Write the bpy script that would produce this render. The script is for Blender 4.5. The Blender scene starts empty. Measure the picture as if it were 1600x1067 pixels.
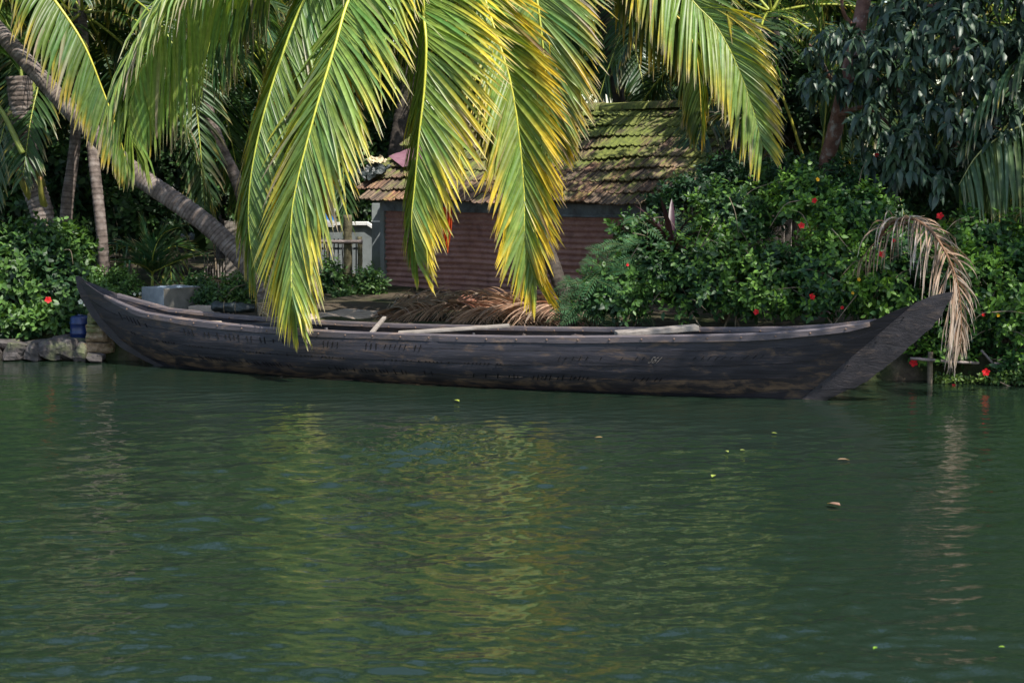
import bpy, math, random
import numpy as np
from mathutils import Vector, Matrix

R = math.radians
scene = bpy.context.scene
COL = scene.collection
# ------------------------------------------------------------------ camera, light, exposure
CAMZ = 2.25
FPX = 2740.0                       # focal length in pixels of the 1600 px wide photograph
PITCH = math.atan(275.5 / FPX)
cam_d = bpy.data.cameras.new('camera')
cam_d.sensor_width = 36.0
cam_d.lens = FPX / 1600.0 * 36.0
cam_d.clip_start = 0.1
cam_d.clip_end = 2000
cam_d.dof.use_dof = True
cam_d.dof.focus_distance = 18.3
cam_d.dof.aperture_fstop = 5.6
cam = bpy.data.objects.new('camera', cam_d)
cam.location = (0, 0, CAMZ)
cam.rotation_euler = (R(90) - PITCH, 0, 0)
COL.objects.link(cam)
scene.camera = cam

SUN_DIR = Vector((0.38, -0.41, 0.83)).normalized()
sun_el = math.asin(SUN_DIR.z)
sun_az = math.atan2(SUN_DIR.x, SUN_DIR.y)
world = bpy.data.worlds.new('World')
scene.world = world
world.use_nodes = True
wn = world.node_tree
wn.nodes.clear()
sky = wn.nodes.new('ShaderNodeTexSky')
sky.sky_type = 'NISHITA'
sky.sun_disc = False
sky.sun_elevation = sun_el
sky.sun_rotation = sun_az
sky.air_density = 1.2
sky.dust_density = 1.0
bg = wn.nodes.new('ShaderNodeBackground')
bg.inputs['Strength'].default_value = 0.14
wo = wn.nodes.new('ShaderNodeOutputWorld')
wn.links.new(sky.outputs[0], bg.inputs[0])
wn.links.new(bg.outputs[0], wo.inputs[0])
sun_d = bpy.data.lights.new('sun', 'SUN')
sun_d.energy = 4.4
sun_d.angle = R(0.53)
sun_d.color = (1.0, 0.95, 0.86)
sun = bpy.data.objects.new('sun', sun_d)
sun.rotation_euler = (-SUN_DIR).to_track_quat('-Z', 'Y').to_euler()
sun.location = (0, 0, 30)
COL.objects.link(sun)
vs = scene.view_settings
vs.view_transform = 'Standard'
vs.look = 'None'
vs.gamma = 1.0
vs.use_curve_mapping = False
vs.exposure = 0.92

# ------------------------------------------------------------------ helpers
def at(px, py, D):
    """world point seen at photograph pixel (px, py) at distance D along +Y"""
    c, s = math.cos(PITCH), math.sin(PITCH)
    rx, ry = (px - 800) / FPX, (533.5 - py) / FPX
    dx, dy, dz = rx, c + ry * s, -s + ry * c
    k = D / dy
    return Vector((dx * k, D, CAMZ + dz * k))

def ray_dir(px, py):
    return (at(px, py, 10) - Vector((0, 0, CAMZ))).normalized()

def proj(P):
    P = np.asarray(P, float)
    c, s = math.cos(PITCH), math.sin(PITCH)
    x, y, z = P[:, 0], P[:, 1], P[:, 2] - CAMZ
    f = y * c - z * s
    u = y * s + z * c
    return np.stack([800 + FPX * x / f, 533.5 - FPX * u / f], 1), y

def nrm(v):
    v = np.asarray(v, float)
    return v / np.maximum(np.linalg.norm(v, axis=-1, keepdims=True), 1e-9)

def wloc(o):
    v = Vector((0, 0, 0))
    while o is not None:
        v = v + o.location
        o = o.parent
    return v

def tag(o, label=None, cat=None, group=None, kind=None):
    if label: o['label'] = label
    if cat: o['category'] = cat
    if group: o['group'] = group
    if kind: o['kind'] = kind
    return o

def thing(name, loc, label, cat, group=None):
    o = bpy.data.objects.new(name, None)
    o.empty_display_size = 0.2
    o.location = loc
    COL.objects.link(o)
    return tag(o, label, cat, group)

def link(name, me, mat=None, parent=None, mw=None):
    """object whose mesh is in world coordinates (or placed by world matrix mw)"""
    o = bpy.data.objects.new(name, me)
    if mat is not None and me is not None and len(me.materials) == 0:
        me.materials.append(mat)
    COL.objects.link(o)
    if parent is not None:
        o.parent = parent
        off = -wloc(parent)
    else:
        off = Vector((0, 0, 0))
    if mw is not None:
        o.matrix_basis = Matrix.Translation(off) @ mw
    else:
        o.location = off
    return o

def mk(name, V, faces, col=None, smooth=True):
    V = np.asarray(V, np.float32).reshape(-1, 3)
    if not isinstance(faces, list): faces = [faces]
    faces = [np.asarray(f, np.int32) for f in faces if len(f)]
    me = bpy.data.meshes.new(name)
    tot = np.concatenate([np.full(len(f), f.shape[1], np.int32) for f in faces])
    idx = np.concatenate([f.ravel() for f in faces])
    start = np.concatenate([[0], np.cumsum(tot)[:-1]]).astype(np.int32)
    me.vertices.add(len(V)); me.vertices.foreach_set('co', V.ravel())
    me.loops.add(len(idx)); me.loops.foreach_set('vertex_index', idx)
    me.polygons.add(len(tot)); me.polygons.foreach_set('loop_start', start)
    me.polygons.foreach_set('use_smooth', np.full(len(tot), smooth, bool))
    if col is not None:
        c = np.asarray(col, np.float32).reshape(-1, 3)
        c4 = np.ones((len(c), 4), np.float32); c4[:, :3] = c
        a = me.color_attributes.new('Col', 'FLOAT_COLOR', 'POINT')
        a.data.foreach_set('color', c4.ravel())
    me.update(calc_edges=True)
    return me

class MB:
    def __init__(self): self.V, self.F, self.C, self.n = [], {}, [], 0
    def add(self, V, F, col=(1, 1, 1)):
        V = np.asarray(V, float).reshape(-1, 3)
        if not isinstance(F, list): F = [F]
        for f in F:
            f = np.asarray(f, np.int32)
            if len(f): self.F.setdefault(f.shape[1], []).append(f + self.n)
        c = np.asarray(col, float)
        self.C.append(np.tile(c, (len(V), 1)) if c.ndim == 1 else c)
        self.V.append(V); self.n += len(V)
    def mesh(self, name, smooth=True):
        return mk(name, np.concatenate(self.V), [np.concatenate(v) for v in self.F.values()], np.concatenate(self.C), smooth)

BOXF = np.array([[0, 3, 2, 1], [4, 5, 6, 7], [0, 1, 5, 4], [1, 2, 6, 5], [2, 3, 7, 6], [3, 0, 4, 7]])
def box_v(sx, sy, sz):
    return np.array([[x * sx / 2, y * sy / 2, z * sz / 2] for z in (-1, 1) for x, y in ((-1, -1), (1, -1), (1, 1), (-1, 1))], float)

def bev_box(sx, sy, sz, b, rng=None, jit=0.0):
    """bevelled box as V,F centred at the origin"""
    import bmesh
    bm = bmesh.new()
    bmesh.ops.create_cube(bm, size=1.0)
    for v in bm.verts: v.co = Vector((v.co.x * sx, v.co.y * sy, v.co.z * sz))
    bmesh.ops.bevel(bm, geom=bm.edges[:], offset=b, segments=2, affect='EDGES', profile=0.6)
    me = bpy.data.meshes.new('box')
    if jit and rng is not None:
        for v in bm.verts: v.co += Vector(rng.normal(0, jit, 3))
    bm.to_mesh(me); bm.free()
    for p in me.polygons: p.use_smooth = False
    return me

def catmull(P, n):
    P = np.array([list(p) for p in P], float)
    Q = np.vstack([2 * P[0] - P[1], P, 2 * P[-1] - P[-2]])
    out = []
    for i in range(len(P) - 1):
        p0, p1, p2, p3 = Q[i:i + 4]
        t = np.linspace(0, 1, 24, endpoint=False)[:, None]
        out.append(0.5 * (2 * p1 + (p2 - p0) * t + (2 * p0 - 5 * p1 + 4 * p2 - p3) * t ** 2 + (3 * p1 - p0 - 3 * p2 + p3) * t ** 3))
    out = np.vstack(out + [P[-1:]])
    L = np.concatenate([[0], np.cumsum(np.linalg.norm(np.diff(out, axis=0), axis=1))])
    s = np.linspace(0, L[-1], n)
    return np.stack([np.interp(s, L, out[:, k]) for k in range(3)], 1)

def tangents(P):
    return nrm(np.gradient(P, axis=0))

def tube(P, rad, k=8, cap=True):
    P = np.asarray(P, float); n = len(P)
    rad = np.broadcast_to(np.asarray(rad, float), (n,)) if np.ndim(rad) < 2 else rad
    T = tangents(P)
    a = np.array([0, 0, 1.0]) if abs(T[0, 2]) < 0.9 else np.array([1.0, 0, 0])
    N = np.zeros((n, 3)); N[0] = nrm(np.cross(T[0], a))
    for i in range(1, n):
        v = N[i - 1] - T[i] * np.dot(N[i - 1], T[i]); N[i] = nrm(v)
    B = np.cross(T, N)
    ph = np.linspace(0, 2 * np.pi, k, endpoint=False)
    rr = rad[:, None, None] if np.ndim(rad) == 1 else rad[:, :, None]
    V = P[:, None, :] + rr * (np.cos(ph)[None, :, None] * N[:, None, :] + np.sin(ph)[None, :, None] * B[:, None, :])
    i, j = np.meshgrid(np.arange(n - 1), np.arange(k), indexing='ij')
    F = np.stack([i * k + j, i * k + (j + 1) % k, (i + 1) * k + (j + 1) % k, (i + 1) * k + j], -1).reshape(-1, 4)
    V = V.reshape(-1, 3)
    faces = [F]
    if cap:
        V = np.vstack([V, P[:1], P[-1:]])
        b, e = n * k, n * k + 1
        jj = np.arange(k)
        faces.append(np.vstack([np.stack([np.full(k, b), (jj + 1) % k, jj], 1),
                                np.stack([np.full(k, e), (n - 1) * k + jj, (n - 1) * k + (jj + 1) % k], 1)]))
    return V, faces

def tube_obj(name, P, rad, mat, parent=None, k=8, col=(1, 1, 1)):
    V, F = tube(P, rad, k)
    return link(name, mk(name, V, F, np.tile(np.asarray(col, float), (len(V), 1))), mat, parent)

# ------------------------------------------------------------------ materials
def new_mat(name):
    m = bpy.data.materials.new(name); m.use_nodes = True
    nt = m.node_tree
    return m, nt, nt.nodes['Principled BSDF']

def ramp(nt, src, stops):
    r = nt.nodes.new('ShaderNodeValToRGB')
    e = r.color_ramp.elements
    while len(e) < len(stops): e.new(0.5)
    for i, (p, c) in enumerate(stops):
        e[i].position = p
        e[i].color = (*c, 1) if not np.isscalar(c) else (c, c, c, 1)
    nt.links.new(src, r.inputs[0])
    return r.outputs[0]

def noise(nt, scale, detail=4, rough=0.6, vec=None, dist=0.0):
    n = nt.nodes.new('ShaderNodeTexNoise')
    n.inputs['Scale'].default_value = scale
    n.inputs['Detail'].default_value = detail
    n.inputs['Roughness'].default_value = rough
    n.inputs['Distortion'].default_value = dist
    if vec is not None: nt.links.new(vec, n.inputs['Vector'])
    return n.outputs['Fac']

def wpos(nt, scale=(1, 1, 1), rotz=0.0):
    g = nt.nodes.new('ShaderNodeNewGeometry')
    mp = nt.nodes.new('ShaderNodeMapping')
    mp.inputs['Scale'].default_value = scale
    mp.inputs['Rotation'].default_value = (0, 0, rotz)
    nt.links.new(g.outputs['Position'], mp.inputs['Vector'])
    return mp.outputs[0]

def mixc(nt, fac, a, b, mode='MIX'):
    m = nt.nodes.new('ShaderNodeMix'); m.data_type = 'RGBA'; m.blend_type = mode
    for sock, v in ((m.inputs[0], fac), (m.inputs[6], a), (m.inputs[7], b)):
        if isinstance(v, (int, float)): sock.default_value = v
        elif isinstance(v, (tuple, list)): sock.default_value = (*v, 1)
        else: nt.links.new(v, sock)
    return m.outputs[2]

def bump(nt, bsdf, h, strength=0.3, dist=0.02):
    b = nt.nodes.new('ShaderNodeBump')
    b.inputs['Strength'].default_value = strength
    b.inputs['Distance'].default_value = dist
    nt.links.new(h, b.inputs['Height'])
    nt.links.new(b.outputs[0], bsdf.inputs['Normal'])

def vcol(nt):
    a = nt.nodes.new('ShaderNodeVertexColor'); a.layer_name = 'Col'
    return a.outputs[0]

def leaf_mat(name, rough=0.42, trans=0.3, spec=0.5, tint=(1.15, 1.1, 0.5), streak=0.0):
    m, nt, b = new_mat(name)
    c = vcol(nt)
    f = noise(nt, 14, 3, 0.6, wpos(nt))
    c2 = mixc(nt, 1.0, c, ramp(nt, f, [(0.25, 0.72), (0.75, 1.22)]), 'MULTIPLY')
    nt.links.new(c2, b.inputs['Base Color'])
    b.inputs['Roughness'].default_value = rough
    b.inputs['Specular IOR Level'].default_value = spec
    t = nt.nodes.new('ShaderNodeBsdfTranslucent')
    nt.links.new(mixc(nt, 1.0, c2, tint, 'MULTIPLY'), t.inputs['Color'])
    ms = nt.nodes.new('ShaderNodeMixShader'); ms.inputs[0].default_value = trans
    nt.links.new(b.outputs[0], ms.inputs[1]); nt.links.new(t.outputs[0], ms.inputs[2])
    nt.links.new(ms.outputs[0], nt.nodes['Material Output'].inputs['Surface'])
    return m

def surf(name, stops, scale=6, rough=0.8, spec=0.3, bstr=0.4, bdist=0.02, vec_scale=(1, 1, 1), detail=6, stops2=None, scale2=2.0, mul=0.6, use_col=False):
    m, nt, b = new_mat(name)
    v = wpos(nt, vec_scale)
    f = noise(nt, scale, detail, 0.65, v)
    c = ramp(nt, f, stops)
    if stops2:
        g = noise(nt, scale2, 4, 0.6, v, 0.4)
        c = mixc(nt, ramp(nt, g, [(mul - 0.08, 0.0), (mul + 0.08, 1.0)]), c, ramp(nt, f, stops2))
    if use_col: c = mixc(nt, 1.0, c, vcol(nt), 'MULTIPLY')
    nt.links.new(c, b.inputs['Base Color'])
    b.inputs['Roughness'].default_value = rough
    b.inputs['Specular IOR Level'].default_value = spec
    bump(nt, b, f, bstr, bdist)
    return m

M_FROND = leaf_mat('palm_leaflet', 0.4, 0.45, 0.42, (1.4, 1.25, 0.42))
M_DRY = leaf_mat('dry_leaflet', 0.6, 0.2, 0.25, (1.1, 0.9, 0.6))
M_LEAF = leaf_mat('hibiscus_leaf', 0.48, 0.28, 0.4, (1.2, 1.2, 0.4))
M_DARK = leaf_mat('dark_tree_leaf', 0.45, 0.12, 0.5, (1.1, 1.2, 0.5))
M_WOODS = leaf_mat('wood_leaf', 0.5, 0.2, 0.35)
M_FERN = leaf_mat('feathery_leaf', 0.6, 0.25, 0.2)
M_PETAL = leaf_mat('petal', 0.5, 0.35, 0.3, (1.2, 0.9, 0.9))
M_RACHIS = leaf_mat('rachis', 0.4, 0.0, 0.4)
M_BARK = surf('coconut_bark', [(0.25, (0.045, 0.036, 0.031)), (0.5, (0.145, 0.115, 0.1)), (0.75, (0.27, 0.235, 0.215))], 9, 0.85, 0.2, 0.6, 0.02, use_col=True)
M_REDBARK = surf('red_bark', [(0.3, (0.12, 0.06, 0.047)), (0.7, (0.28, 0.15, 0.115))], 12, 0.85, 0.2, 0.6, 0.02, stops2=[(0.3, (0.3, 0.27, 0.24)), (0.8, (0.45, 0.42, 0.4))], scale2=9, mul=0.62)
M_DARKBARK = surf('dark_bark', [(0.3, (0.025, 0.02, 0.018)), (0.7, (0.09, 0.075, 0.062))], 10, 0.9, 0.2, 0.6, 0.03)
M_TWIG = surf('twig', [(0.3, (0.09, 0.07, 0.05)), (0.7, (0.24, 0.19, 0.13))], 20, 0.85, 0.2, 0.4, 0.01)
M_CONC = surf('grey_concrete', [(0.25, (0.2, 0.22, 0.24)), (0.55, (0.3, 0.32, 0.335)), (0.8, (0.4, 0.41, 0.41))], 7, 0.85, 0.25, 0.35, 0.01)
M_CONCB = surf('shaded_brown_concrete', [(0.25, (0.1, 0.092, 0.08)), (0.55, (0.155, 0.145, 0.125)), (0.8, (0.21, 0.195, 0.17))], 7, 0.9, 0.2, 0.35, 0.01)  # darker brown copy of the grey concrete, with a face's shade in its colour
M_STONE = surf('shore_stone', [(0.25, (0.025, 0.022, 0.021)), (0.55, (0.065, 0.056, 0.053)), (0.8, (0.13, 0.115, 0.108))], 9, 0.85, 0.3, 0.8, 0.03, stops2=[(0.3, (0.07, 0.08, 0.035)), (0.8, (0.15, 0.15, 0.08))], scale2=4, mul=0.6)
M_LATER = surf('laterite', [(0.25, (0.07, 0.045, 0.03)), (0.5, (0.21, 0.145, 0.09)), (0.8, (0.36, 0.29, 0.2))], 16, 0.9, 0.2, 1.0, 0.03, stops2=[(0.3, (0.08, 0.09, 0.03)), (0.8, (0.2, 0.2, 0.09))], scale2=5, mul=0.58)
M_SOIL = surf('bank_soil', [(0.3, (0.025, 0.02, 0.014)), (0.55, (0.075, 0.058, 0.04)), (0.8, (0.15, 0.12, 0.085))], 5, 0.95, 0.15, 0.8, 0.05, stops2=[(0.3, (0.02, 0.026, 0.01)), (0.8, (0.04, 0.05, 0.018))], scale2=1.3, mul=0.52)
M_SAND = surf('pale_sand', [(0.3, (0.26, 0.2, 0.15)), (0.7, (0.45, 0.36, 0.29))], 8, 0.95, 0.15, 0.5, 0.02)
M_PLASTER = surf('pale_plaster', [(0.3, (0.16, 0.18, 0.185)), (0.7, (0.24, 0.265, 0.27))], 5, 0.85, 0.2, 0.15, 0.01, stops2=[(0.3, (0.13, 0.15, 0.125)), (0.8, (0.19, 0.215, 0.18))], scale2=1.6, mul=0.6)
M_WHITE = surf('white_coping', [(0.3, (0.66, 0.66, 0.64)), (0.7, (0.82, 0.82, 0.8))], 8, 0.7, 0.3, 0.15, 0.01)
M_POST = surf('mossy_post', [(0.3, (0.05, 0.045, 0.025)), (0.55, (0.12, 0.105, 0.065)), (0.8, (0.2, 0.19, 0.1))], 18, 0.9, 0.2, 0.8, 0.02)
M_BAMBOO = surf('old_bamboo', [(0.3, (0.1, 0.08, 0.075)), (0.7, (0.25, 0.2, 0.18))], 11, 0.6, 0.35, 0.2, 0.01)
M_GREYWOOD = surf('weathered_plank', [(0.25, (0.1, 0.085, 0.075)), (0.55, (0.24, 0.21, 0.185)), (0.8, (0.38, 0.34, 0.3))], 9, 0.85, 0.2, 0.5, 0.01, (1, 5, 5))
M_BLUEBOARD = surf('blue_grey_board', [(0.3, (0.09, 0.11, 0.14)), (0.7, (0.2, 0.23, 0.27))], 8, 0.7, 0.3, 0.3, 0.01, stops2=[(0.3, (0.05, 0.05, 0.055)), (0.8, (0.1, 0.1, 0.11))], scale2=3, mul=0.56)
M_BLACKTARP = surf('black_tarp', [(0.3, (0.008, 0.011, 0.011)), (0.7, (0.03, 0.04, 0.038))], 6, 0.45, 0.5, 0.6, 0.04)
M_PURPLE = surf('purple_sheet', [(0.3, (0.17, 0.08, 0.105)), (0.7, (0.24, 0.125, 0.155))], 5, 0.6, 0.3, 0.2, 0.01)
M_TAN = surf('tan_sacking', [(0.3, (0.42, 0.34, 0.2)), (0.7, (0.62, 0.54, 0.38))], 9, 0.9, 0.2, 0.5, 0.02)
M_ORANGE = surf('orange_cloth', [(0.3, (0.3, 0.03, 0.006)), (0.7, (0.45, 0.06, 0.01))], 6, 0.8, 0.2, 0.3, 0.02)
M_BLUEPL = surf('blue_plastic', [(0.3, (0.003, 0.011, 0.05)), (0.7, (0.005, 0.02, 0.1))], 5, 0.4, 0.5, 0.1, 0.01)
M_ROPE = surf('coir_rope', [(0.3, (0.2, 0.14, 0.08)), (0.7, (0.42, 0.33, 0.22))], 60, 0.95, 0.1, 0.6, 0.01)
M_DARKMETAL = surf('dark_gate_metal', [(0.3, (0.03, 0.035, 0.04)), (0.7, (0.07, 0.075, 0.08))], 8, 0.6, 0.4, 0.2, 0.01)
M_RIVET = surf('rivet', [(0.3, (0.09, 0.055, 0.04)), (0.7, (0.19, 0.13, 0.1))], 30, 0.7, 0.3, 0.3, 0.01)
M_STITCH = surf('tarred_coir', [(0.3, (0.003, 0.003, 0.003)), (0.7, (0.009, 0.008, 0.008))], 30, 0.8, 0.2, 0.3, 0.01)
M_PAINT = surf('faded_paint', [(0.3, (0.08, 0.065, 0.055)), (0.7, (0.3, 0.25, 0.21))], 60, 0.8, 0.2, 0.1, 0.005)

def hull_mat(name, dark, mid, brown, bf, rough=0.5, stretch=9.0):
    m, nt, b = new_mat(name)
    v = wpos(nt, (0.55, 0.55, 9.0) if stretch > 5 else (1.6, 1.6, 1.6))
    yaw = math.atan2(-3.8, 9.1)
    f = noise(nt, 4.0, 8, 0.7, v)
    c = ramp(nt, f, [(0.3, dark), (0.7, mid)])
    v2 = wpos(nt, (1.0, 1.0, 3.2))
    g = noise(nt, 3.2, 10, 0.72, v2, 0.6)
    c = mixc(nt, ramp(nt, g, [(bf, 0.0), (bf + 0.14, 1.0)]), c, ramp(nt, f, [(0.3, tuple(x * .55 for x in brown)), (0.7, brown)]))
    h = noise(nt, 26, 4, 0.7, v2)
    c = mixc(nt, ramp(nt, h, [(0.66, 0.0), (0.74, 0.55)]), c, tuple(min(1, x * 1.7) for x in brown))
    nt.links.new(c, b.inputs['Base Color'])
    nt.links.new(ramp(nt, g, [(0.3, rough - 0.1), (0.7, rough + 0.25)]), b.inputs['Roughness'])
    b.inputs['Specular IOR Level'].default_value = 0.45
    bump(nt, b, f if stretch > 5 else g, 0.45 if stretch > 5 else 0.5, 0.012 if stretch > 5 else 0.03)
    return m
M_HULL = hull_mat('tarred_hull', (0.009, 0.0082, 0.0112), (0.031, 0.0275, 0.0355), (0.12, 0.077, 0.049), 0.53)
M_HULLLOW = hull_mat('worn_hull', (0.011, 0.0088, 0.0105), (0.036, 0.029, 0.032), (0.16, 0.1, 0.06), 0.48)
M_STEM = hull_mat('stem_wood', (0.011, 0.009, 0.0105), (0.031, 0.0255, 0.0285), (0.11, 0.078, 0.06), 0.54, 0.6, 1)
M_GUNW = hull_mat('gunwale_wood', (0.052, 0.044, 0.05), (0.125, 0.104, 0.11), (0.28, 0.19, 0.14), 0.52, 0.6)

# water
def water_mat():
    m, nt, b = new_mat('green_water')
    b.inputs['Base Color'].default_value = (0.0096, 0.0188, 0.0112, 1)
    b.inputs['Roughness'].default_value = 0.012
    b.inputs['IOR'].default_value = 1.38
    v = wpos(nt, (1.0, 2.2, 1.0))
    f = noise(nt, 5.0, 3, 0.55, v)
    f2 = noise(nt, 16.0, 2, 0.5, v)
    a = nt.nodes.new('ShaderNodeMath'); a.operation = 'MULTIPLY_ADD'; a.inputs[1].default_value = 0.25
    nt.links.new(f2, a.inputs[0]); nt.links.new(f, a.inputs[2])
    bump(nt, b, a.outputs[0], 0.22, 0.02)
    return m
M_WATER = water_mat()

# roof tile
def tile_mat():
    m, nt, b = new_mat('mossy_roof_tile')
    oi = nt.nodes.new('ShaderNodeObjectInfo')
    base = ramp(nt, oi.outputs['Random'], [(0.0, (0.24, 0.125, 0.075)), (0.35, (0.15, 0.1, 0.068)), (0.6, (0.22, 0.15, 0.095)), (0.85, (0.34, 0.16, 0.09)), (1.0, (0.1, 0.08, 0.065))])
    v = wpos(nt)
    f = noise(nt, 22, 5, 0.7, v)
    c = mixc(nt, 1.0, base, ramp(nt, f, [(0.25, 0.45), (0.75, 1.25)]), 'MULTIPLY')
    g = noise(nt, 1.6, 6, 0.68, v, 0.3)
    ad = nt.nodes.new('ShaderNodeMath'); ad.operation = 'MULTIPLY_ADD'; ad.inputs[1].default_value = 0.16
    nt.links.new(oi.outputs['Random'], ad.inputs[0]); nt.links.new(g, ad.inputs[2])
    # moss grows thicker towards the upper right of the roof
    gp = nt.nodes.new('ShaderNodeNewGeometry'); sx = nt.nodes.new('ShaderNodeSeparateXYZ'); nt.links.new(gp.outputs['Position'], sx.inputs[0])
    mr = nt.nodes.new('ShaderNodeMapRange'); mr.inputs[1].default_value = 1.7; mr.inputs[2].default_value = 2.6; mr.inputs[3].default_value = -0.1; mr.inputs[4].default_value = 0.1
    nt.links.new(sx.outputs[2], mr.inputs[0])
    a2 = nt.nodes.new('ShaderNodeMath'); nt.links.new(ad.outputs[0], a2.inputs[0]); nt.links.new(mr.outputs[0], a2.inputs[1])
    moss = ramp(nt, f, [(0.3, (0.045, 0.065, 0.01)), (0.7, (0.14, 0.175, 0.018))])
    # moss sits in the channels and along the ribs in streaks running down each tile
    tcn = nt.nodes.new('ShaderNodeTexCoord'); mp2 = nt.nodes.new('ShaderNodeMapping'); mp2.inputs['Scale'].default_value = (38, 2.2, 1)
    av = nt.nodes.new('ShaderNodeVectorMath'); av.operation = 'ADD'
    nt.links.new(tcn.outputs['Object'], mp2.inputs[0]); nt.links.new(mp2.outputs[0], av.inputs[0])
    cv = nt.nodes.new('ShaderNodeCombineXYZ'); m9 = nt.nodes.new('ShaderNodeMath'); m9.operation = 'MULTIPLY'; m9.inputs[1].default_value = 57.0
    nt.links.new(oi.outputs['Random'], m9.inputs[0]); nt.links.new(m9.outputs[0], cv.inputs[0]); nt.links.new(cv.outputs[0], av.inputs[1])
    st = noise(nt, 1.0, 3, 0.55, av.outputs[0])
    c = mixc(nt, 1.0, c, ramp(nt, st, [(0.38, 0.22), (0.6, 1.15)]), 'MULTIPLY')
    a3 = nt.nodes.new('ShaderNodeMath'); a3.operation = 'MULTIPLY_ADD'; a3.inputs[1].default_value = 0.9; nt.links.new(st, a3.inputs[0]); nt.links.new(a2.outputs[0], a3.inputs[2])
    mr2 = nt.nodes.new('ShaderNodeMapRange'); mr2.inputs[1].default_value = 0.96; mr2.inputs[2].default_value = 1.14; mr2.inputs[3].default_value = 0.0; mr2.inputs[4].default_value = 0.9
    nt.links.new(a3.outputs[0], mr2.inputs[0])
    c = mixc(nt, mr2.outputs[0], c, moss)
    nt.links.new(c, b.inputs['Base Color'])
    b.inputs['Roughness'].default_value = 0.85
    bump(nt, b, f, 0.5, 0.012)
    return m
M_TILE = tile_mat()

def rust_mat():
    m, nt, b = new_mat('rusty_corrugated_tin')
    v = wpos(nt, (1, 1, 1))
    f = noise(nt, 7, 7, 0.7, v)
    c = ramp(nt, f, [(0.28, (0.16, 0.076, 0.068)), (0.5, (0.3, 0.155, 0.138)), (0.72, (0.42, 0.24, 0.21))])
    v2 = wpos(nt, (1.2, 1.2, 10))
    g = noise(nt, 3.5, 8, 0.75, v2, 0.5)
    c = mixc(nt, ramp(nt, g, [(0.6, 0.0), (0.68, 0.7)]), c, (0.5, 0.44, 0.43))
    nt.links.new(c, b.inputs['Base Color'])
    b.inputs['Roughness'].default_value = 0.65
    b.inputs['Metallic'].default_value = 0.0
    bump(nt, b, f, 0.2, 0.008)
    return m
M_RUST = rust_mat()

# ------------------------------------------------------------------ leaves
# templates: x along the leaf, y across, z up; all triangles
LEAF_T = np.array([[0, 0, 0], [.3, .25, .05], [.3, 0, 0], [.3, -.25, .05], [.68, .2, .03], [.68, 0, -.02], [.68, -.2, .03], [1, 0, -.09]])
LEAF_F = np.array([[0, 2, 1], [0, 3, 2], [1, 2, 5], [1, 5, 4], [2, 3, 6], [2, 6, 5], [4, 5, 7], [5, 6, 7]])
LANCE_T = LEAF_T * np.array([1, 0.62, 1]) + np.array([[0, 0, 0], [0, 0, .02], [0, 0, .02], [0, 0, .02], [0, 0, -.04], [0, 0, -.04], [0, 0, -.04], [0, 0, -.12]])
THIN_T = np.array([[0, 0, 0], [.45, .17, .02], [1, 0, -.05], [.45, -.17, .02]])
THIN_F = np.array([[0, 3, 1], [1, 3, 2]])

def leaf_frames(a, n):
    a = nrm(a)
    n = n - a * np.sum(a * n, -1, keepdims=True)
    n = nrm(n)
    return a, np.cross(n, a), n

def leaf_arrays(T, F, pos, a, n, size, col):
    a, s, n = leaf_frames(a, n)
    N, k = len(pos), len(T)
    sz = np.broadcast_to(np.asarray(size, float), (N,))[:, None, None]
    V = pos[:, None, :] + sz * (T[None, :, 0:1] * a[:, None, :] + T[None, :, 1:2] * s[:, None, :] + T[None, :, 2:3] * n[:, None, :])
    Fc = (np.arange(N)[:, None, None] * k + F[None]).reshape(-1, F.shape[1])
    C = np.repeat(col[:, None, :], k, 1)
    return V.reshape(-1, 3), Fc, C.reshape(-1, 3)

LEAF_MESHES = {}
def leaf_shared(kind, T, F, cols, mat):
    if kind not in LEAF_MESHES:
        L = []
        for c in cols:
            me = mk('leaf', T, F, np.tile(np.asarray(c, float), (len(T), 1)))
            me.materials.append(mat); L.append(me)
        LEAF_MESHES[kind] = L
    return LEAF_MESHES[kind]

def pick_front(pos, K, rng, cell=13):
    p, D = proj(pos)
    ok = (p[:, 0] > 5) & (p[:, 0] < 1595) & (p[:, 1] > 5) & (p[:, 1] < 1060)
    idx = np.where(ok)[0]
    key = (p[idx, 0] // cell).astype(int) * 1000 + (p[idx, 1] // cell).astype(int)
    order = np.argsort(D[idx])
    seen, out = set(), []
    for o in order:
        if key[o] in seen: continue
        seen.add(key[o]); out.append(idx[o])
    out = np.array(out, int)
    if len(out) > K: out = out[rng.permutation(len(out))[:K]]
    return out

def lerp(a, b, t):
    a, b = np.asarray(a, float), np.asarray(b, float)
    return a + (b - a) * t

def in_frame_blob(px, py, D, rx, ry, rz):
    p = at(px, py, D)
    return (p.x, p.y, p.z, rx, ry, rz)

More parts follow.
